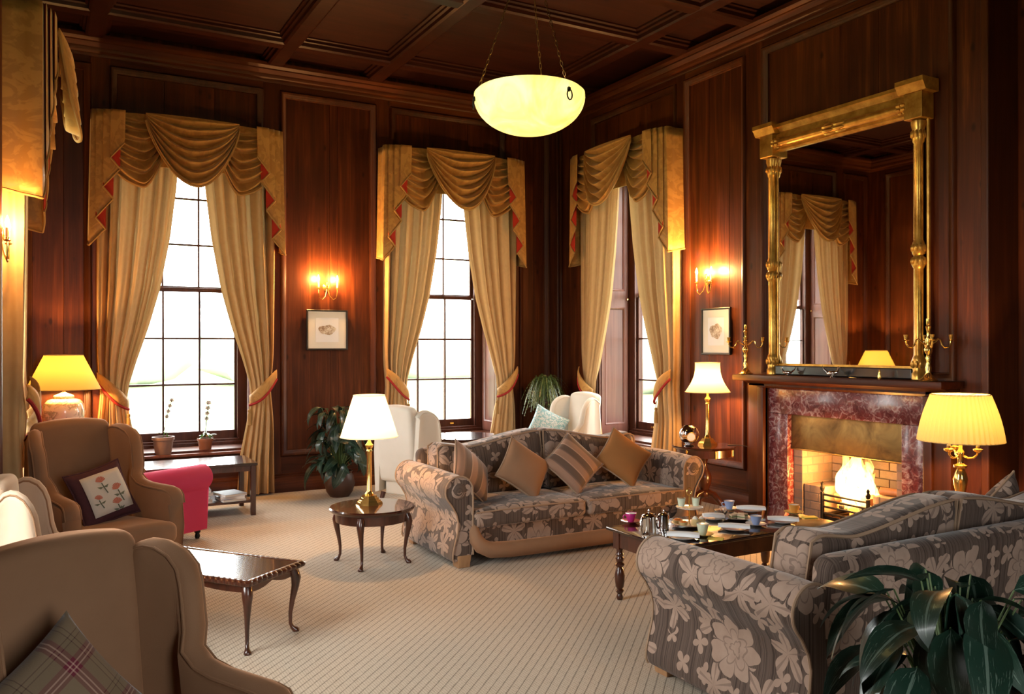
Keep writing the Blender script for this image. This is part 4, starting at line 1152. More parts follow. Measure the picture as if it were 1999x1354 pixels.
# ------------------------------------------------------------------ gilt overmantel mirror
MR = thing('overmantel_mirror', 'tall gilt overmantel mirror with column sides', 'mirror', (RX, 5.335, 0), -PI / 2)
gw = .76
MB().box(-gw - .05, gw + .05, -.075, -.03, 1.47, 3.99).build('backboard', 'gilt', MR, smooth=0)
MB().box(-gw, gw, -.083, -.078, 1.58, 3.72).build('glass', 'mirror_glass', MR, smooth=0)
for s in (-1, 1):
    x = s * (gw + .055)
    prof = [(.0, 1.47), (.058, 1.47), (.058, 1.52), (.048, 1.53), (.052, 1.58), (.06, 1.62), (.046, 1.66), (.038, 1.68), (.036, 2.40), (.042, 2.41), (.056, 2.44), (.05, 2.50), (.036, 2.515), (.05, 2.53), (.058, 2.58), (.046, 2.63), (.037, 2.65), (.034, 3.46), (.044, 3.47), (.054, 3.52), (.05, 3.58), (.06, 3.62), (.06, 3.65), (0, 3.65)]
    MB().lathe(prof, 20, (x, -.105, 0)).build('column', 'gilt', MR, smooth=50)
    for z, r in ((1.60, .058), (2.47, .056), (2.58, .056), (3.54, .056)):
        mb = MB()
        for k in range(10):
            a = 2 * PI * k / 10; cxx, cyy = x + r * .9 * math.cos(a), -.105 + r * .9 * math.sin(a)
            mb.grid([[(cxx + .016 * math.sin(b * PI / 4) * math.cos(q * PI / 3), cyy + .016 * math.sin(b * PI / 4) * math.sin(q * PI / 3), z + .035 * math.cos(b * PI / 4)) for q in range(6)] for b in range(5)], closed_v=True)
        mb.build('leaf_collar', 'gilt', MR)
    MB().tube([(s * (gw + .12), -.07, 1.47), (s * (gw + .12), -.07, 3.66)], .016, 8).build('outer_bead', 'gilt', MR)
    MB().tube([(s * (gw + .004), -.085, 1.58), (s * (gw + .004), -.085, 3.72)], .010, 8).build('inner_bead', 'gilt', MR)
    MB().box(s * (gw + .06) - .085, s * (gw + .06) + .085, -.19, -.03, 3.66, 3.88).build('corner_block', 'gilt', MR, smooth=0, bevel=.006)
    MB().extrude([(-.03, 3.88), (-.20, 3.88), (-.215, 3.90), (-.23, 3.93), (-.245, 3.945), (-.245, 3.985), (-.03, 3.985)], s * (gw + .06) - .13, s * (gw + .06) + .13, axis='x').build('corner_cap', 'gilt', MR, smooth=30)
MB().box(-gw, gw, -.13, -.03, 3.72, 3.89).build('frieze', 'gilt', MR, smooth=0)
MB().tube([(-gw + .02, -.15, 3.78), (gw - .02, -.15, 3.78)], .042, 14).build('half_column', 'gilt', MR)
for x0, x1 in ((-.13, .13), (-gw + .01, -gw + .10), (gw - .10, gw - .01)):
    mb = MB()
    for k in range(14):
        a = 2 * PI * k / 7
        xx = x0 + (x1 - x0) * (.25 + .5 * (k // 7))
        mb.grid([[(xx + (x1 - x0) * .26 * math.cos(b * PI / 4), -.15 + .042 * math.cos(a) + .018 * math.sin(b * PI / 4) * math.cos(q * PI / 3), 3.78 + .042 * math.sin(a) + .018 * math.sin(b * PI / 4) * math.sin(q * PI / 3)) for q in range(6)] for b in range(5)], closed_v=True)
    mb.build('carved_leaves', 'gilt', MR)
MB().extrude([(-.03, 3.89), (-.14, 3.89), (-.15, 3.905), (-.165, 3.925), (-.18, 3.935), (-.18, 3.965), (-.03, 3.965)], -gw, gw, axis='x').build('cornice', 'gilt', MR, smooth=30)
MB().extrude([(-.03, 3.705), (-.10, 3.705), (-.11, 3.72), (-.12, 3.735), (-.03, 3.735)], -gw, gw, axis='x').build('lower_bead', 'gilt', MR, smooth=30)
MB().box(-gw, gw, -.13, -.03, 1.47, 1.56).build('plinth', 'black_lacquer', MR, smooth=0, bevel=.008)

# ------------------------------------------------------------------ brass candelabra and ornaments on the mantel
def candelabrum(label, loc, rz):
    T = thing('candelabrum', label, 'candelabrum', loc, rz, 'brass candelabra on the mantel')
    MB().lathe([(0, 0), (.07, 0), (.075, .008), (.06, .02), (.045, .03), (.03, .05), (.018, .07), (.026, .10), (.018, .13), (.014, .16), (.022, .19), (.014, .215), (.03, .24), (.034, .26), (.018, .285), (.014, .31), (.022, .335), (.012, .36), (.011, .40), (.018, .43), (.024, .445), (.010, .455), (.016, .47), (.016, .51), (0, .51)], 16).build('stem', 'polished_brass', T, smooth=50)
    for k in range(4):
        a = PI / 2 * k + .35; ca, sa = math.cos(a), math.sin(a)
        pts = [(.02, .30), (.05, .32), (.075, .345), (.09, .335), (.10, .30), (.12, .275), (.15, .28), (.165, .305), (.168, .33)]
        arm = MB().tube([(r * ca, r * sa, z) for r, z in pts], .007, 8).build('branch', 'polished_brass', T)
        MB().lathe([(0, .325), (.02, .33), (.03, .337), (.012, .342), (.014, .36), (.018, .38), (0, .38)], 12, (.168 * ca, .168 * sa, 0)).build('candle_cup', 'polished_brass', arm)
    return T
candelabrum('brass candelabrum at the sofa-lamp end of the mantel', (RX - .258, 6.37, 1.465), .42)
candelabrum('brass candelabrum at the near end of the mantel', (RX - .255, 4.33, 1.465), .42)
def bird(label, loc, rz, s=1.0):
    T = thing('bird_ornament', label, 'ornament', loc, rz, 'silver bird ornaments'); T.scale = (s, s, s)
    P = []
    for j in range(9):
        t = j / 8; r = .022 * math.sin(PI * (.05 + .9 * t)) ** .7; P.append([(-.06 + .12 * t, r * math.cos(2 * PI * k / 10), .035 + .01 * t + r * math.sin(2 * PI * k / 10)) for k in range(10)])
    b = MB().grid(P, closed_v=True); b.face(P[0]); b.face(P[-1]); b.build('body', 'silver_plate', T)
    MB().tube([(.05, 0, .05), (.065, 0, .075), (.07, 0, .095), (.09, 0, .093)], [.012, .009, .011, .002], 8).build('neck', 'silver_plate', T)
    MB().tube([(-.05, 0, .045), (-.09, 0, .075), (-.11, 0, .11)], [.01, .007, .002], 6).build('tail', 'silver_plate', T)
    MB().lathe([(0, 0), (.02, 0), (.016, .006), (.004, .02), (0, .02)], 10).build('stand', 'silver_plate', T)
bird('small silver pheasant on the mantel towards the window', (RX - .22, 5.85, 1.465), PI / 2 + .3, .8)
bird('small silver pheasant at the middle of the mantel', (RX - .24, 5.30, 1.465), -PI / 2, 1.0)
T = thing('bud_vase', 'tiny gilt bud vase on the mantel near end', 'vase', (RX - .24, 4.80, 1.465))
MB().lathe([(0, 0), (.014, 0), (.018, .02), (.01, .05), (.006, .08), (.009, .085), (0, .085)], 12).build('body', 'polished_brass', T)
T = thing('letter_opener', 'thin brass letter opener lying on the mantel', 'letter opener', (RX - .26, 5.06, 1.467), 1.2)
MB().tube([(-.06, 0, .004), (.06, 0, .004)], [.002, .005], 6).build('blade', 'polished_brass', T)

# ------------------------------------------------------------------ lamps
def lamp_shade(T, r0, r1, z0, z1, m, bell=0, pleats=0, sc_=None):
    prof = []
    for j in range(13):
        t = j / 12; r = r0 + (r1 - r0) * t - bell * math.sin(PI * t)
        prof.append((r, z0 + (z1 - z0) * t))
    sh = MB().lathe(prof, 96 if pleats else 48, ripple=.03 if pleats else 0, nr=0).build('lamp_shade', m, T, smooth=80 if not pleats else 0)
    for r, z in ((r0, z0), (r1, z1)):
        MB().tube([(r * math.cos(a), r * math.sin(a), z) for a in np.linspace(0, 2 * PI, 40)[:-1]], .004, 6, closed=True).build('shade_rim', m, sh)
    sp = MB()
    for k in range(3):
        a = 2 * PI * k / 3; sp.tube([(0, 0, z1 - .02), (r1 * math.cos(a), r1 * math.sin(a), z1)], .002, 4)
    sp.build('shade_spider', 'polished_brass', sh)
    return sh
def column_lamp(label, loc, H0, r0, r1, z0, z1, m, power, bell=0):
    T = thing('table_lamp', label, 'lamp', loc, 0, 'brass column lamps')
    st = MB()
    for h, (a, b) in zip((.11, .095, .08, .065), ((0, .022), (.022, .036), (.036, .055), (.055, .072))):
        rows = [[(h * f * math.cos(q), h * f * math.sin(q), z) for q in np.linspace(0, 2 * PI, 9)[:-1] + PI / 8] for f, z in ((1, a), (.94, b))]
        st.grid(rows, closed_v=True); st.face(rows[0]); st.face(rows[1])
    st.build('base', 'polished_brass', T, smooth=30, merge=False)
    MB().lathe([(.032, .07), (.036, .085), (.026, .10), (.021, .11), (.020, H0 - .10), (.024, H0 - .09), (.024, H0 - .08), (.019, H0 - .07), (.03, H0 - .05), (.034, H0 - .035), (.018, H0 - .015), (.012, H0), (.010, z0 + .06), (0, z0 + .06)], 20).build('column', 'polished_brass', T, smooth=40)
    MB().lathe([(0, z0 + .05), (.016, z0 + .055), (.028, z0 + .11), (.022, z0 + .15), (0, z0 + .165)], 14).build('bulb', 'bulb_glow', T)
    lamp_shade(T, r0, r1, z0, z1, m, bell)
    point_light('lamp_light', (0, 0, z0 + .12), power, WARM, .035, T)
    return T
TZ = .46
column_lamp('brass column lamp with plain white shade on the round side table', (2.35, 6.62, TZ), .52, .235, .128, .555, .895, 'shade_white', 30)
column_lamp('brass column lamp with bell shade on the pedestal table', (6.17, 6.78, .71), .52, .235, .13, .56, .87, 'shade_cream', 70, .035)
def jar_lamp():
    T = thing('ginger_jar_lamp', 'porcelain ginger jar lamp with a wide yellow shade', 'lamp', (.19, 9.76, .775))
    MB().lathe([(0, 0), (.10, 0), (.10, .03), (.12, .04), (.15, .10), (.19, .22), (.20, .32), (.185, .40), (.15, .44), (.10, .455), (.10, .47), (.09, .49), (.05, .505), (.015, .52), (.02, .53), (.012, .55), (0, .55)], 32).build('jar', 'floral_porcelain', T, smooth=50)
    MB().lathe([(.008, .54), (.008, .64), (0, .64)], 8).build('stem', 'polished_brass', T)
    MB().lathe([(0, .63), (.018, .64), (.03, .69), (.02, .74), (0, .75)], 14).build('bulb', 'bulb_glow', T)
    lamp_shade(T, .345, .18, .55, .90, 'shade_yellow')
    point_light('lamp_light', (0, 0, .70), 110, WARM, .04, T)
jar_lamp()
T = thing('lamp_table', 'dark wooden table under the ginger jar lamp', 'table', (.19, 9.76, 0))
MB().lathe([(0, .745), (.30, .745), (.31, .76), (.30, .775), (0, .775)], 36).build('table_top', 'mahogany_top', T)
MB().lathe([(.17, 0), (.18, .03), (.06, .06), (.035, .12), (.05, .3), (.03, .5), (.045, .68), (.09, .745)], 20).build('pedestal', 'mahogany', T)
def candelabra_lamp():
    T = thing('candelabra_lamp', 'brass candelabra lamp with large yellow pleated shade', 'lamp', (5.90, 3.79, .575))
    MB().lathe([(0, 0), (.085, 0), (.09, .01), (.07, .025), (.045, .04), (.03, .06), (.034, .10), (.046, .16), (.05, .20), (.04, .24), (.026, .27), (.045, .285), (.048, .30), (.022, .315), (.018, .36), (.03, .38), (.028, .40), (.014, .42), (.010, .62), (0, .62)], 20).build('stem', 'polished_brass', T, smooth=40)
    for k in range(3):
        a = 2 * PI * k / 3 + .9; ca, sa = math.cos(a), math.sin(a)
        b = MB().tube([(r * ca, r * sa, z) for r, z in ((.02, .37), (.05, .355), (.085, .36), (.11, .385), (.115, .41))], .008, 8).build('branch', 'polished_brass', T)
        MB().lathe([(0, .395), (.015, .40), (.032, .415), (.034, .425), (.014, .432), (.014, .45), (0, .45)], 12, (.115 * ca, .115 * sa, 0)).build('drip_pan', 'polished_brass', b)
        MB().lathe([(.012, .44), (.012, .52), (0, .525)], 10, (.115 * ca, .115 * sa, 0)).build('candle_tube', 'candle_wax', b)
    MB().lathe([(0, .60), (.018, .61), (.03, .66), (.02, .71), (0, .72)], 14).build('bulb', 'bulb_glow', T)
    lamp_shade(T, .285, .195, .48, .82, 'shade_pleated', -.012, 1)
    point_light('lamp_light', (0, 0, .64), 110, WARM, .04, T)
candelabra_lamp()
T = thing('end_table', 'small dark table behind the near sofa, under the pleated lamp', 'table', (5.90, 3.79, 0))
MB().lathe([(0, .54), (.20, .54), (.21, .555), (.20, .575), (0, .575)], 32).build('table_top', 'mahogany_top', T)
MB().lathe([(.14, 0), (.15, .03), (.05, .06), (.03, .12), (.045, .25), (.028, .4), (.06, .54)], 20).build('pedestal', 'mahogany', T)

# pendant alabaster bowl on three chains
PD = thing('pendant_light', 'glowing alabaster bowl hanging on three brass chains', 'pendant', (3.10, 5.28, 0))
R_, zr = .405, 3.565
bowl = []
for j in range(15):
    t = j / 14; a = t * PI / 2 * 1.06
    bowl.append((max(R_ * math.sin(a), .0), zr - .268 * math.cos(a) + (.0 if t < 1 else .0)))
inner = [(r * .95, z + .018) for r, z in bowl[::-1]]
MB().lathe(bowl + inner, 56).build('bowl', 'alabaster', PD, smooth=70)
top = Vector((0, 0, 4.72))
for k in range(3):
    a = 2 * PI * k / 3 - 1.36
    p0 = Vector((R_ * .97 * math.cos(a), R_ * .97 * math.sin(a), zr - .01))
    mb = MB(); n = 30
    d = (top - p0); L_ = d.length; d.normalize(); s1 = d.orthogonal().normalized(); s2 = d.cross(s1)
    for i in range(n):
        c = p0 + d * (L_ * (i + .5) / n); sd = s1 if i % 2 else s2; lh = L_ / n * .66; wd_ = .0085
        mb.tube([c + d * lh * math.sin(q) + sd * wd_ * math.cos(q) for q in np.linspace(0, 2 * PI, 9)[:-1]], .0024, 4, closed=True)
    mb.build('chain', 'bronze', PD)
    q0 = p0 + Vector((math.cos(a), math.sin(a), 0)) * .02 - Vector((0, 0, .06)); tg = Vector((-math.sin(a), math.cos(a), 0))
    MB().tube([q0 + tg * .024 * math.cos(q) + Vector((0, 0, .036 * math.sin(q))) for q in np.linspace(0, 2 * PI, 13)[:-1]], .005, 6, closed=True).build('ring', 'cast_iron', PD)
    MB().lathe([(0, -.02), (.014, -.01), (.014, .01), (0, .02)], 8, tuple(p0 + Vector((math.cos(a) * .012, math.sin(a) * .012, -.02)))).build('boss', 'cast_iron', PD)
MB().lathe([(0, 4.70), (.02, 4.71), (.026, 4.73), (.01, 4.75), (.008, 5.02), (.05, 5.06), (.06, CZ - .0), (0, CZ)], 16).build('ceiling_rod', 'polished_brass', PD)
MB().lathe([(0, 3.46), (.03, 3.47), (.045, 3.53), (.03, 3.60), (0, 3.61)], 14).build('bulb', 'bulb_glow', PD)
point_light('pendant_glow', (0, 0, 3.72), 7, (1, .66, .30), .12, PD)

# wall sconces with two candle bulbs
def sconce(label, loc, rz, power=60):
    T = thing('wall_sconce', label, 'wall light', loc, rz, 'brass two-candle wall sconces')
    MB().lathe([(0, 0), (.045, 0), (.05, .006), (.03, .02), (.015, .03), (0, .032)], 20).build('backplate', 'polished_brass', T, rot=(PI / 2, 0, 0), loc=(0, -.03, .05))
    MB().lathe([(0, -.03), (.012, -.02), (.018, 0), (.01, .02), (.012, .05), (0, .065)], 12, (0, -.055, .07)).build('finial', 'polished_brass', T)
    for s in (-1, 1):
        pts = [(s * .005, -.05, .03), (s * .03, -.07, -.06), (s * .07, -.085, -.10), (s * .105, -.09, -.075), (s * .118, -.09, -.01), (s * .118, -.09, .03)]
        b = MB().tube(pts, .006, 8).build('branch', 'polished_brass', T)
        MB().lathe([(0, .02), (.02, .026), (.026, .034), (.011, .04), (.011, .05), (0, .05)], 14, (s * .118, -.09, 0)).build('drip_pan', 'polished_brass', b)
        MB().lathe([(.0105, .045), (.0105, .12), (0, .122)], 12, (s * .118, -.09, 0)).build('candle_tube', 'candle_wax', b)
        MB().lathe([(.007, .12), (.014, .14), (.016, .155), (.010, .18), (.003, .20), (0, .205)], 12, (s * .118, -.09, 0)).build('candle_bulb', 'bulb_glow', b)
        point_light('candle_light', (s * .118, -.10, .16), power, (1, .50, .16), .02, T)
    return T
sconce('brass candle sconce above the picture between the two windows', (3.08, BY, 2.44), 0)
sconce('brass candle sconce above the picture near the fireplace', (RX, 7.18, 2.44), -PI / 2)
sconce('brass candle sconce on the side wall at the picture edge', (LX, 6.86, 2.46), PI / 2, 26)

# framed prints
def picture(label, loc, rz, w_, h_):
    T = thing('framed_print', label, 'picture', loc, rz, 'small framed animal prints')
    f = frame_ring(-w_ / 2, w_ / 2, -h_ / 2, h_ / 2, [(0, .006), (0, .03), (.004, .034), (.018, .032), (.022, .022)])
    f.build('frame', 'black_frame', T, smooth=0)
    MB().box(-w_ / 2 + .01, w_ / 2 - .01, -.018, -.006, -h_ / 2 + .01, h_ / 2 - .01).build('mount', 'mount_card', T, smooth=0)
    MB().box(-w_ * .28, w_ * .28, -.0195, -.018, -h_ * .30, h_ * .30).build('print_paper', 'linen', T, smooth=0)
    k = 20
    P = [(.105 * (1 + .12 * math.sin(3 * a)) * math.cos(a) * w_ / .5, -.0205, .06 * (1 + .15 * math.cos(5 * a)) * math.sin(a) * (1.35 if h_ > w_ else 1)) for a in np.linspace(0, 2 * PI, k + 1)[:-1]]
    mb = MB(); mb.face(P); mb.build('sketch', 'animal_sketch', T, smooth=0)
    T.location = loc
picture('square framed animal print between the two windows', (3.085, BY - .022, 1.965), 0, .52, .50)
picture('upright framed animal print beside the mirror', (RX - .022, 7.04, 1.92), -PI / 2, .46, .52)

# ------------------------------------------------------------------ tables
def cabriole(mb, x, y, dx, dy, h, k=1.0):
    d = Vector((dx, dy, 0)).normalized()
    pts = []; rad = []
    for t, o, r in ((1, .0, .030), (.93, .012, .032), (.85, .022, .031), (.72, .018, .024), (.5, .0, .0165), (.3, -.012, .0125), (.14, -.012, .011), (.07, .0, .013), (.035, .016, .020), (.012, .022, .023), (0, .022, .020)):
        p = Vector((x, y, h * t)) + d * o * k; pts.append(p); rad.append(r * k)
    mb.tube(pts, rad, 12)
    return mb
T = thing('round_side_table', 'round mahogany side table holding the white-shaded lamp', 'table', (2.35, 6.55, 0))
MB().lathe([(0, .425), (.335, .425), (.345, .435), (.347, .447), (.338, .458), (0, .46)], 56).build('table_top', 'mahogany_top', T, smooth=40)
MB().lathe([(.295, .345), (.298, .425), (0, .425)], 48).build('apron', 'mahogany', T, smooth=40)
for a in (225, 135, 315, 45):
    ar = math.radians(a + 8); c, s = math.cos(ar), math.sin(ar)
    cabriole(MB(), .285 * c, .285 * s, c, s, .40, 1.0).build('leg', 'mahogany', T, smooth=80)

def carved_table():
    # front corner (0.985,4.86) and right corner (1.33,5.19); runs away to the upper left
    c0 = Vector((1.01, 4.86, 0)); c1 = Vector((1.42, 5.175, 0)); ux = (c1 - c0).normalized(); uy = Vector((-ux.y, ux.x, 0))
    wS = (c1 - c0).length; wL = 1.00
    ctr = c0 + ux * wS / 2 + uy * wL / 2
    T = thing('carved_coffee_table', 'low glossy coffee table with carved rim and cabriole legs', 'table', (ctr.x, ctr.y, 0), math.atan2(ux.y, ux.x))
    a, b = wS / 2, wL / 2; Z = .425
    MB().box(-a + .025, a - .025, -b + .025, b - .025, Z - .03, Z).build('table_top', 'ebony_wood', T, smooth=0, bevel=.004)
    mb = MB()                                   # scalloped carved rim
    per = []
    nx, ny = 12, 24
    for i in range(nx): per.append((-a + 2 * a * i / nx, -b))
    for i in range(ny): per.append((a, -b + 2 * b * i / ny))
    for i in range(nx): per.append((a - 2 * a * i / nx, b))
    for i in range(ny): per.append((-a, b - 2 * b * i / ny))
    fine = []
    for i, p in enumerate(per):
        q = per[(i + 1) % len(per)]
        for f in (0, .25, .5, .75): fine.append((p[0] + (q[0] - p[0]) * f, p[1] + (q[1] - p[1]) * f, f))
    rows = []
    for (ins, z, wv) in ((.035, Z - .002, 0), (.03, Z + .004, .2), (.012, Z + .004, .6), (.0, Z - .008, 1), (.002, Z - .025, 1), (.016, Z - .036, .4), (.035, Z - .036, 0)):
        rows.append([(x * (1 - (ins - wv * .010 * math.sin(PI * f)) / a), y * (1 - (ins - wv * .010 * math.sin(PI * f)) / b), z + .003 * wv * math.sin(PI * f)) for x, y, f in fine])
    mb.grid(rows, closed_v=True); mb.build('carved_rim', 'mahogany', T, smooth=50)
    mb = MB()
    for (x0, y0, x1, y1) in ((-a + .06, -b + .05, a - .06, -b + .05), (-a + .06, b - .05, a - .06, b - .05), (-a + .05, -b + .06, -a + .05, b - .06), (a - .05, -b + .06, a - .05, b - .06)):
        n = 16; dx, dy = (0, .008) if abs(y0 - y1) < 1e-6 else (.008, 0)
        up = [(x0 + (x1 - x0) * i / n, y0 + (y1 - y0) * i / n, Z - .034) for i in range(n + 1)]
        lo = [(p[0], p[1], Z - .075 - .018 * abs(math.sin(2 * PI * i / n)) + .02 * math.sin(PI * i / n)) for i, p in enumerate(up)]
        for sg in (-1, 1): mb.grid([[(p[0] + sg * dx, p[1] + sg * dy, p[2]) for p in up], [(p[0] + sg * dx, p[1] + sg * dy, p[2]) for p in lo]])
        mb.grid([[(p[0] - dx, p[1] - dy, p[2]) for p in lo], [(p[0] + dx, p[1] + dy, p[2]) for p in lo]])
    mb.build('apron', 'mahogany', T, smooth=40)
    for sx in (-1, 1):
        for sy in (-1, 1): cabriole(MB(), sx * (a - .055), sy * (b - .055), sx, sy, Z - .036, 1.0).build('leg', 'mahogany', T, smooth=80)
carved_table()

T = thing('magazine_table', 'dark two-tier coffee table with magazines under the window', 'table', (1.42, 9.29, 0), 0)
MB().box(-.54, .54, -.34, .34, .52, .55).build('table_top', 'mahogany_top', T, smooth=0, bevel=.004)
MB().box(-.50, .50, -.30, -.285, .46, .52).box(-.50, .50, .285, .30, .46, .52).box(-.50, -.485, -.3, .3, .46, .52).box(.485, .50, -.3, .3, .46, .52).build('apron', 'mahogany', T, smooth=0)
MB().box(-.49, .49, -.29, .29, .13, .155).build('lower_shelf', 'mahogany', T, smooth=0, bevel=.003)
for sx in (-1, 1):
    for sy in (-1, 1): MB().box(sx * .50 - .025, sx * .50 + .025, sy * .30 - .025, sy * .30 + .025, 0, .52).build('leg', 'mahogany', T, smooth=0, bevel=.004)
def book(label, x, y, z, w_, d_, h_, rz, m):
    B = thing('magazine', label, 'magazine', (x, y, z), rz, 'magazines on the lower shelf')
    MB().box(-w_ / 2 + .003, w_ / 2 - .003, -d_ / 2 + .003, d_ / 2, .002, h_ - .002).build('pages', 'book_pages', B, smooth=0)
    MB().box(-w_ / 2, w_ / 2, -d_ / 2, d_ / 2, h_ - .002, h_).box(-w_ / 2, w_ / 2, -d_ / 2, d_ / 2, 0, .002).box(-w_ / 2, w_ / 2, d_ / 2 - .002, d_ / 2, 0, h_).build('cover', m, B, smooth=0)
z = .156
for k, (nm, x, y, h, rz, m) in enumerate((('bottom magazine of the stack by the table leg', 1.72, 9.13, .03, .1, 'book_dark'), ('middle magazine of the stack by the table leg', 1.73, 9.13, .025, -.1, 'linen'), ('pale top magazine of the stack by the table leg', 1.71, 9.12, .025, .25, 'book_cover'))):
    book(nm, x, y, z, .24, .30, h, rz, m); z += h
z = .156
for k, (nm, h, rz, m) in enumerate((('bottom magazine of the stack beside the crimson settee', .04, .05, 'linen'), ('second magazine of the stack beside the crimson settee', .035, -.15, 'book_dark'), ('third magazine of the stack beside the crimson settee', .03, .12, 'book_pages'), ('top magazine of the stack beside the crimson settee', .03, -.05, 'book_cover'))):
    book(nm, 1.40, 9.16, z, .23, .29, h, rz, m); z += h

def tea_table():
    T = thing('tea_table', 'long dark tea table on turned legs laid for tea', 'table', (4.185, 4.43, 0))
    a, b, Z = .765, .36, .50
    MB().box(-a, a, -b, b, Z - .022, Z).build('table_top', 'ebony_wood', T, smooth=35, bevel=.007, seg=3)
    for n_, bx_ in (('apron', (-a + .05, a - .05, -b + .045, -b + .06)), ('apron', (-a + .05, a - .05, b - .06, b - .045)), ('apron', (-a + .045, -a + .06, -b + .05, b - .05)), ('apron', (a - .06, a - .045, -b + .05, b - .05))):
        MB().box(*bx_, Z - .135, Z - .022).build(n_, 'mahogany', T, smooth=0, bevel=.003)
    for sx in (-1, 1):
        for sy in (-1, 1):
            x, y = sx * (a - .07), sy * (b - .07)
            l_ = MB().box(x - .032, x + .032, y - .032, y + .032, Z - .145, Z - .022)
            l_.lathe([(0, 0), (.018, 0), (.024, .02), (.016, .04), (.026, .055), (.03, .065), (.02, .078), (.028, .09), (.034, .13), (.036, .17), (.026, .21), (.018, .225), (.03, .235), (.034, .245), (.02, .26), (.026, .27), (.03, .285), (.022, .30), (.028, .315), (.02, .33), (.026, Z - .145), (0, Z - .145)], 18, (x, y, 0))
            l_.build('leg', 'mahogany', T, smooth=45)
tea_table()
T = thing('pedestal_table', 'dark round pedestal table beside the sofa arm', 'table', (6.10, 6.76, 0))
MB().lathe([(0, .685), (.325, .685), (.335, .70), (.325, .71), (0, .71)], 48).build('table_top', 'mahogany_top', T, smooth=40)
MB().lathe([(.27, .60), (.29, .605), (.29, .685), (0, .685)], 48).build('drum', 'mahogany', T, smooth=40)
MB().lathe([(.03, .60), (.05, .58), (.035, .54), (.03, .50), (.045, .46), (.075, .40), (.08, .34), (.06, .27), (.04, .235), (.055, .22), (.06, .19), (.04, .16), (0, .15)], 22).build('pedestal', 'mahogany', T, smooth=45)
for k in range(3):
    a = 2 * PI * k / 3 - 1.0; c, s = math.cos(a), math.sin(a)
    MB().tube([(r * c, r * s, z) for r, z in ((.03, .22), (.10, .20), (.17, .12), (.23, .04), (.27, .018), (.30, .02))], [.035, .034, .028, .022, .02, .014], 10).build('leg', 'mahogany', T, smooth=80)
for k in range(6):
    a = 2 * PI * k / 6 + .2; MB().lathe([(0, .59), (.008, .595), (.011, .62), (.007, .64), (.011, .66), (.007, .685), (0, .685)], 10, (.293 * math.cos(a), .293 * math.sin(a), 0)).build('drum_mount', 'polished_brass', T)
T = thing('window_table', 'round table with pale reflections before the far window', 'table', (4.30, 8.85, 0))
MB().lathe([(0, .685), (.43, .685), (.44, .70), (.43, .715), (0, .715)], 48).build('table_top', 'mahogany_top', T, smooth=40)
MB().lathe([(.22, 0), (.23, .03), (.08, .07), (.045, .15), (.06, .35), (.04, .55), (.10, .685)], 24).build('pedestal', 'mahogany', T, smooth=45)
# lamp cable down the pedestal table
T = thing('lamp_cable', 'thin dark cable hanging from the bell-shaded lamp', 'cable', (0, 0, 0))
MB().tube([(6.30, 6.62, .715), (6.40, 6.52, .715), (6.45, 6.47, .70), (6.455, 6.465, .45), (6.455, 6.47, .12), (6.47, 6.5, .006)], .004, 6).build('cord', 'lamp_cord', T)
# glass clock ornament
T = thing('glass_clock', 'round glass ornament with a small clock face on the pedestal table', 'clock', (5.93, 6.80, .71), -.5)
MB().lathe([(0, 0), (.05, 0), (.055, .01), (.03, .02), (0, .02)], 20).build('base', 'chrome', T)
MB().grid([[(.105 * math.sin(b * PI / 14) * math.cos(a * PI / 12), .105 * math.sin(b * PI / 14) * math.sin(a * PI / 12) * .8, .12 + .105 * math.cos(b * PI / 14)) for a in range(24)] for b in range(2, 15)], closed_v=True).build('bowl', 'chrome', T, smooth=80)
MB().lathe([(0, 0), (.042, 0), (.046, .006), (.042, .012), (0, .012)], 24).build('clock_face', 'porcelain', T, rot=(PI / 2, 0, 0), loc=(0, -.085, .10))
MB().tube([(.046 * math.cos(a), -.096, .10 + .046 * math.sin(a)) for a in np.linspace(0, 2 * PI, 25)[:-1]], .005, 6, closed=True).build('clock_rim', 'polished_brass', T)

# ------------------------------------------------------------------ tea things (on the tea table, z = .50)
TT = .5005
def saucer_prof(r): return [(0, .002), (r * .5, 0), (r * .55, .004), (r * .97, .014), (r, .017), (r * .96, .0165), (r * .5, .006), (0, .006)]
def teacup(label, px, py, m_cup, m_saucer, rz, tall=.062):
    p = at(px, py, TT); T = thing('teacup', label, 'teacup', p, rz, 'bone china teacups on the tea table')
    MB().lathe(saucer_prof(.072), 28).build('saucer', m_saucer, T, smooth=60)
    c = MB().lathe([(0, .007), (.021, .007), (.023, .012), (.030, .03), (.036, tall * .8), (.041, tall + .007), (.0385, tall + .006), (.033, tall * .8), (.027, .03), (0, .016)], 28)
    cu = c.build('cup', m_cup, T, smooth=60)
    MB().lathe([(.0375, tall + .0045), (.0, tall - .004)], 24).build('tea', 'porcelain', cu)
    MB().tube([(.036, 0, tall * .85), (.052, 0, tall * .9), (.058, 0, tall * .68), (.05, 0, tall * .42), (.031, 0, tall * .42)], .0042, 8).build('handle', m_cup, cu)
teacup('bright pink teacup on a red-rimmed saucer', 1231, 1020, 'porcelain_pink', 'saucer_red', PI * .9)
teacup('pale green teacup on a yellow saucer', 1371, 1046, 'porcelain_green', 'saucer_yellow', 1.0, .075)
teacup('pale blue teacup in front, beside the near sofa', 1475, 1026, 'porcelain_blue', 'porcelain', .4)
teacup('blue teacup at the back by the folded napkin', 1423, 995, 'porcelain_blue', 'porcelain', 2.6)
teacup('amber teacup at the fireplace end of the tea table', 1549, 1003, 'porcelain_amber', 'saucer_yellow', 0)
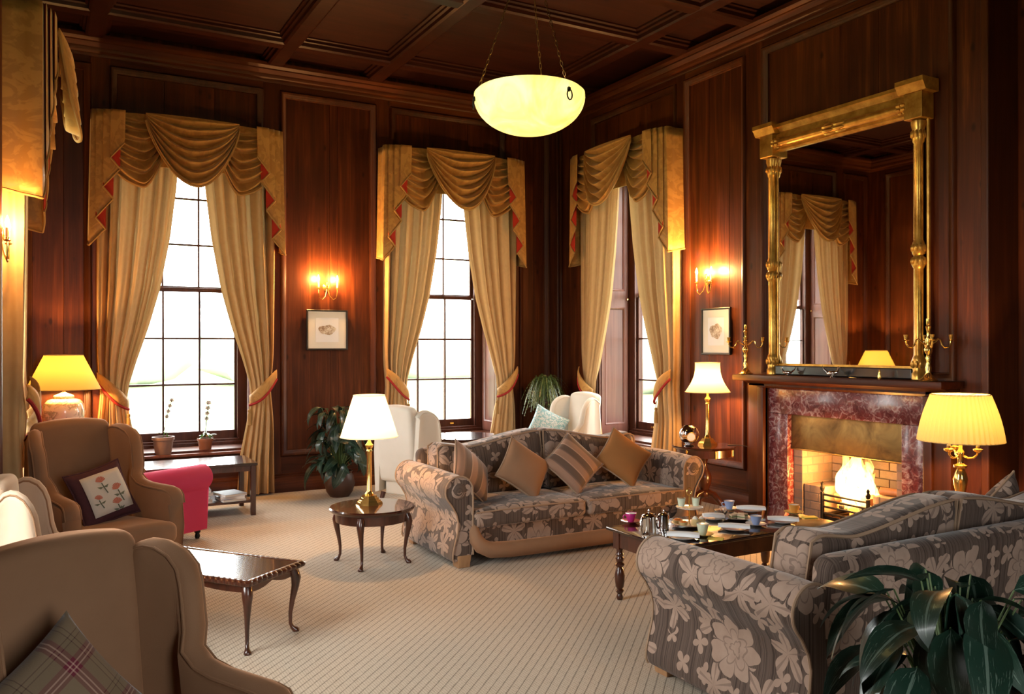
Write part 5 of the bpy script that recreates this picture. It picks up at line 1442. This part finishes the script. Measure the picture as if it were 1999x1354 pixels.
def teapot(label, px, py, s=1.0, rz=0.0):
    T = thing('coffee_pot', label, 'pot', at(px, py, TT), rz, 'silver pots on the tea table'); T.scale = (s, s, s)
    MB().lathe([(0, 0), (.044, 0), (.046, .008), (.044, .02), (.042, .12), (.045, .128), (.04, .136), (.015, .148), (0, .15)], 28).build('body', 'silver_plate', T, smooth=40)
    MB().lathe([(0, .148), (.006, .15), (.009, .162), (.004, .172), (0, .173)], 10).build('knob', 'silver_plate', T)
    MB().tube([(-.042, 0, .122), (-.075, 0, .128), (-.092, 0, .105), (-.092, 0, .05), (-.078, 0, .025), (-.042, 0, .028)], .008, 8).build('handle', 'silver_plate', T)
    MB().tube([(.040, 0, .07), (.062, 0, .10), (.075, 0, .13)], [.016, .011, .008], 10).build('spout', 'silver_plate', T)
teapot('tall silver coffee pot with a large loop handle', 1266, 1047, 1.05, .35)
teapot('smaller silver pot behind the tall coffee pot', 1295, 1034, .8, .2)
def setting(label_plate, label_nap, px, py, rz, long_=.21, wd_=.085):
    p = at(px, py, TT)
    T = thing('side_plate', label_plate, 'plate', p, 0, 'side plates on the tea table')
    MB().lathe([(0, .003), (.05, 0), (.055, .005), (.088, .015), (.09, .018), (.086, .0175), (.05, .007), (0, .007)], 32).build('dish', 'porcelain', T, smooth=60)
    N = thing('napkin', label_nap, 'napkin', (p.x, p.y, p.z + .019), rz, 'folded white napkins')
    n = 12; rows = []
    for i in range(n):
        t = i / (n - 1); x = -long_ / 2 + long_ * t; w0 = wd_ * (.8 + .3 * t) / 2; h = .020 + .006 * math.sin(PI * t)
        rows.append([(x, w0 * math.cos(a) * (1 + .04 * math.sin(9 * t)), max(.0, h * max(0, math.sin(a)) ** .45) + .003) for a in np.linspace(0, 2 * PI, 17)[:-1]])
    m = MB().grid(rows, closed_v=True); m.face(rows[0]); m.face(rows[-1]); m.build('folded_linen', 'linen', N, smooth=70)
setting('white plate under the nearest napkin', 'white napkin nearest the viewer, on the front plate', 1333, 1052, -.75)
setting('white plate at the middle near edge of the tea table', 'white napkin between the green and blue cups', 1432, 1035, -.75)
setting('white plate at the back of the tea table', 'white napkin at the back beside the blue cup', 1465, 999, -.65)
setting('white plate by the arm of the near sofa back', 'white napkin beside the amber cup', 1528, 1021, -.75)
setting('white plate behind the cake stand', 'white napkin behind the cake stand', 1392, 1014, -.6, .15)
# two-tier cake stand
p = at(1345, 1027, TT)
T = thing('cake_stand', 'two-tier cake stand with gilt loop handle', 'cake stand', p, 0)
for z, r in ((.012, .125), (.125, .095)):
    MB().lathe([(0, z), (r * .6, z - .004), (r * .97, z + .006), (r, z + .011), (r * .95, z + .009), (r * .6, z + .003), (0, z + .004)], 36).build('tier_plate', 'porcelain', T, smooth=60)
MB().lathe([(0, 0), (.03, 0), (.03, .004), (.005, .012), (.0045, .22), (0, .22)], 10).build('rod', 'polished_brass', T)
MB().tube([(.022 * math.cos(a), 0, .24 + .026 * math.sin(a)) for a in np.linspace(0, 2 * PI, 17)[:-1]], .003, 6, closed=True).build('loop_handle', 'polished_brass', T)
def cake(label, kind, off, z, s=1.0):
    q = (p.x + off[0], p.y + off[1], p.z + z)
    T = thing(kind, label, 'cake' if kind != 'dessert_pot' else 'dessert pot', q, 0, kind.replace('_', ' ') + ' portions'); T.scale = (s, s, s)
    if kind == 'scone':
        MB().lathe([(0, 0), (.028, 0), (.031, .012), (.029, .03), (.024, .042), (0, .046)], 18).build('crumb', 'sponge_cake', T, smooth=60)
        MB().lathe([(.020, .043), (.018, .052), (.008, .060), (0, .062)], 14).build('cream', 'cake_icing', T, smooth=60)
    elif kind == 'orange_tart':
        MB().lathe([(0, 0), (.03, 0), (.036, .022), (.033, .022), (.028, .014), (0, .014)], 18).build('pastry', 'sponge_cake', T)
        MB().lathe([(.031, .018), (.02, .03), (0, .034)], 16).build('jelly', 'orange_jelly', T, smooth=80)
    else:
        MB().lathe([(0, 0), (.021, 0), (.029, .055), (.030, .058), (.027, .056), (0, .05)], 20).build('glass', 'porcelain_green', T, smooth=60)
        MB().lathe([(.027, .055), (.018, .06), (0, .063)], 14).build('topping', 'bread_crust', T, smooth=80)
cake('dessert pot on the upper tier nearer the sofa', 'dessert_pot', (-.045, .03), .138)
cake('dessert pot on the upper tier nearer the fireplace', 'dessert_pot', (.05, -.01), .138)
cake('cream-topped scone at the front of the lower tier', 'scone', (-.02, -.085), .0245)
cake('cream-topped scone beside the front scone', 'scone', (.045, -.072), .0245, .85)
cake('orange tart at the back of the lower tier', 'orange_tart', (-.075, .035), .0245)
cake('orange tart towards the pink cup on the lower tier', 'orange_tart', (-.085, -.035), .0245, .9)
# sandwiches on an oval plate, sugar bowl, yellow paper
p2 = at(1438, 1013, TT)
T = thing('sandwich_plate', 'dark-edged plate of sandwiches by the cake stand', 'plate', p2)
MB().lathe([(0, .003), (.06, 0), (.105, .013), (.11, .016), (.10, .014), (.06, .006), (0, .006)], 32).build('dish', 'porcelain', T, smooth=60)
for k, (dx, dy, rz) in enumerate(((-.045, .0, .2), (.0, .02, 1.4), (.045, -.01, 2.2), (.0, -.045, .9))):
    S = thing('sandwich', ('crustless sandwich wedge on the plate, ' + ('cake stand side', 'back', 'fireplace side', 'front')[k]), 'sandwich', (p2.x + dx, p2.y + dy, p2.z + .008), rz, 'sandwich wedges')
    for j, (z0, z1, m) in enumerate(((0, .012, 'bread'), (.012, .018, 'pot_leaf'), (.018, .030, 'bread'))):
        tri = [(-.035, -.02), (.035, -.02), (0, .03)]; mb = MB()
        mb.face([(x, y, z0) for x, y in tri][::-1]); mb.face([(x, y, z1) for x, y in tri])
        for q in range(3): mb.face([(*tri[q], z0), (*tri[(q + 1) % 3], z0), (*tri[(q + 1) % 3], z1), (*tri[q], z1)])
        mb.build(('bread_slice', 'filling', 'bread_slice')[j], m, S, smooth=0)
p3 = at(1412, 1012, TT); p3.x += .03; p3.y += .06
T = thing('sugar_bowl', 'amber bowl of brown sugar lumps among the cups', 'bowl', p3)
MB().lathe([(0, 0), (.025, 0), (.028, .006), (.045, .03), (.05, .05), (.047, .05), (.04, .03), (0, .012)], 24).build('bowl', 'clear_glass', T, smooth=60)
rs = random.Random(9)
for k in range(14):
    a, r = rs.uniform(0, 6.28), rs.uniform(0, .026)
    MB().box(-.008, .008, -.008, .008, -.007, .007).build('sugar_lump', 'amber_sugar', T, smooth=0, bevel=.002, loc=(r * math.cos(a), r * math.sin(a), .032 + .02 * rs.random()), rot=(rs.random() * 3, rs.random() * 3, rs.random() * 3))
o = tag(MB().box(-.05, .05, -.035, .035, 0, .004).build('paper_napkin', 'yellow_paper', None, smooth=0), 'small yellow paper napkin near the green cup', 'napkin'); o.location = at(1396, 1052, TT); o.rotation_euler = (0, 0, -.9)
o = tag(MB().box(-.05, .05, -.035, .035, 0, .004).build('paper_napkin', 'yellow_paper', None, smooth=0), 'amber paper napkin at the fireplace end of the tea table', 'napkin'); o.location = at(1580, 1010, TT); o.rotation_euler = (0, 0, -.4)

# ------------------------------------------------------------------ plants
def leaf_mesh(name, L_, W_, droop, m, fold=.25, nu=10):
    P = np.zeros((nu, 5, 3)); UV = np.zeros((nu, 5, 2))
    for i in range(nu):
        t = i / (nu - 1); wd_ = W_ * (math.sin(PI * min(1, t ** .75)) ** .8) * (1 - .15 * t) + .0015
        a = droop * t
        x = L_ * (math.sin(a) / droop if droop else t); z = -L_ * ((1 - math.cos(a)) / droop if droop else 0)
        for j in range(5):
            g = j / 2 - 1
            P[i, j] = (x - .0, wd_ / 2 * g, z + fold * wd_ / 2 * abs(g) ** 1.5 * math.cos(a) + .02 * W_ * math.sin(t * 9 + g * 2)); UV[i, j] = (t, j / 4)
    return MB().grid(P, uv=UV)
def leafy_plant(T, n, h0, h1, spread, sizes, m, seed, stems=True, base_z=0.0, elev=(-.2, 1.0), aim=None):
    r = random.Random(seed)
    protos = []
    for (L_, W_, dr) in sizes: protos.append(leaf_mesh('leaf', L_, W_, dr, m))
    built = [None] * len(protos); st = MB()
    for k in range(n):
        q = k % len(protos)
        f = (k + .5) / n; az = k * 2.39996 + r.uniform(-.3, .3); z = h0 + (h1 - h0) * r.random() ** .9
        rr = spread * (.25 + .75 * r.random()) * (1 - .5 * abs((z - h0) / (h1 - h0) - .4))
        pos = Vector((rr * math.cos(az), rr * math.sin(az), z))
        el = r.uniform(*elev)
        rot = Matrix.Rotation(az + r.uniform(-.6, .6), 3, 'Z') @ Matrix.Rotation(-el, 3, 'Y') @ Matrix.Rotation(r.uniform(-.7, .7), 3, 'X')
        if built[q] is None:
            o = protos[q].build('leaf', m, T, smooth=80); built[q] = o
        else:
            o = dup(built[q], T)
        o.location = pos; o.rotation_euler = rot.to_euler()
        sc_ = r.uniform(.75, 1.15); o.scale = (sc_, sc_, sc_)
        st.tube([(.2 * pos.x * .3, .2 * pos.y * .3, base_z), (pos.x * .45, pos.y * .45, base_z + (z - base_z) * .65), tuple(pos)], [.006, .005, .003], 5)
    if stems: st.build('stem', 'stem_green', T)
def pot(T, r, h, m, z0=0.0, belly=False):
    if belly: prof = [(0, 0), (r * .65, 0), (r * .9, h * .2), (r * 1.05, h * .5), (r * .95, h * .8), (r * .82, h * .92), (r * .9, h), (r * .8, h), (r * .75, h * .9), (0, h * .88)]
    else: prof = [(0, 0), (r * .72, 0), (r * .76, h * .05), (r * .95, h * .82), (r * 1.06, h * .83), (r * 1.06, h), (r * .95, h), (r * .92, h * .88), (0, h * .86)]
    MB().lathe([(a, z0 + b) for a, b in prof], 28).build('plant_pot', m, T, smooth=50)
    MB().lathe([(r * .86, z0 + h * .885), (0, z0 + h * .9)], 20).build('soil', 'earth', T)
T = thing('broadleaf_plant', 'dark broad-leaved plant in a brown pot by the panelled wall', 'plant', (3.05, 9.62, 0))
pot(T, .17, .30, 'dark_pot', belly=True)
leafy_plant(T, 110, .36, 1.06, .30, [(.33, .105, 1.5), (.28, .095, 1.9), (.36, .11, 1.3)], 'dark_leaf', 11, base_z=.27, elev=(-.9, .6))
T = thing('foreground_plant', 'large glossy dark green plant in front of the near sofa', 'plant', (2.62, 1.72, 0))
pot(T, .20, .36, 'terracotta')
leafy_plant(T, 80, .50, .98, .30, [(.30, .125, 1.1), (.27, .12, 1.6), (.33, .125, .9)], 'dark_leaf', 23, base_z=.30, elev=(-.9, .45))
T = thing('fern', 'trailing green fern on a tall stand in the corner', 'plant', (5.95, 9.74, 0))
MB().lathe([(0, 0), (.16, 0), (.16, .03), (.05, .06), (.03, .12), (.035, .90), (.06, .95), (.14, .99), (.14, 1.02), (0, 1.02)], 20).build('plant_stand', 'mahogany', T, smooth=45)
pot(T, .13, .22, 'clay_grey', 1.02)
rfn = random.Random(4); mb = MB()
for k in range(420):
    az = rfn.uniform(0, 2 * PI); e = rfn.uniform(.1, 1.45); L_ = rfn.uniform(.28, .62); n = 11
    v = Vector((math.cos(az) * math.cos(e), math.sin(az) * math.cos(e), math.sin(e))) * rfn.uniform(.10, .30); q = Vector((rfn.uniform(.02, .12) * math.cos(az), rfn.uniform(.02, .12) * math.sin(az), 1.22 + rfn.uniform(0, .10))); pts = []
    for i in range(n):
        pts.append(q.copy()); q = q + v * (L_ / n * 2.4); v.z -= .082
    sd = Vector((-math.sin(az), math.cos(az), 0))
    rows = [[pts[i] - sd * .004, pts[i] + Vector((0, 0, .002)), pts[i] + sd * .004] for i in range(n)]
    mb.grid([[tuple(x) for x in rw] for rw in rows])
    for i in range(1, n):
        for sg in (-1, 1):
            a0 = pts[i]; d = sd * sg * .034 * (1 - .5 * i / n) + Vector((0, 0, -.012))
            b0 = a0 + d; t_ = (pts[i] - pts[i - 1]).normalized() * .007
            mb.face([tuple(a0 - t_), tuple(b0), tuple(a0 + t_)])
tag(mb.build('foliage', 'fern_leaf', T, smooth=0, merge=False), None, None, None, 'stuff')
def orchid(label, px, py, z, r, h, m, seed, leaves):
    p = Vector((px, py, z)); T = thing('potted_orchid', label, 'plant', p, 0, 'orchids on the window sill')
    pot(T, r, h, m)
    rr = random.Random(seed)
    for s in range(2):
        az = rr.uniform(0, 6.28); pts = []; q = Vector((0, 0, h * .9)); v = Vector((.10 * math.cos(az), .06 * math.sin(az), 1))
        for i in range(8): pts.append(q.copy()); q = q + v * .062; v.x += .04 * math.cos(az)
        st = MB().tube(pts, .003, 5).build('flower_stem', 'stem_green', T)
        for i in range(4, 8):
            c = pts[i]; mb = MB()
            for k in range(5):
                a = 2 * PI * k / 5 + i; u = Vector((math.cos(a), .25 * math.sin(a * 2), math.sin(a))) * .026; w_ = Vector((-math.sin(a), 0, math.cos(a))) * .011
                mb.face([tuple(c), tuple(c + u * .6 + w_), tuple(c + u), tuple(c + u * .6 - w_)])
            mb.build('blossom', 'petal_white', st, smooth=0)
    if leaves: leafy_plant(T, leaves, h, h + .06, .04, [(.12, .03, 1.6), (.10, .025, 1.2)], 'pot_leaf', seed, False, elev=(-.2, .9))
orchid('orchid in the larger grey-brown pot on the window sill', 1.20, 10.30, .535, .115, .20, 'clay_grey', 2, 3)
orchid('orchid in the small terracotta pot with green leaves on the sill', 1.665, 10.36, .535, .085, .15, 'terracotta', 6, 12)
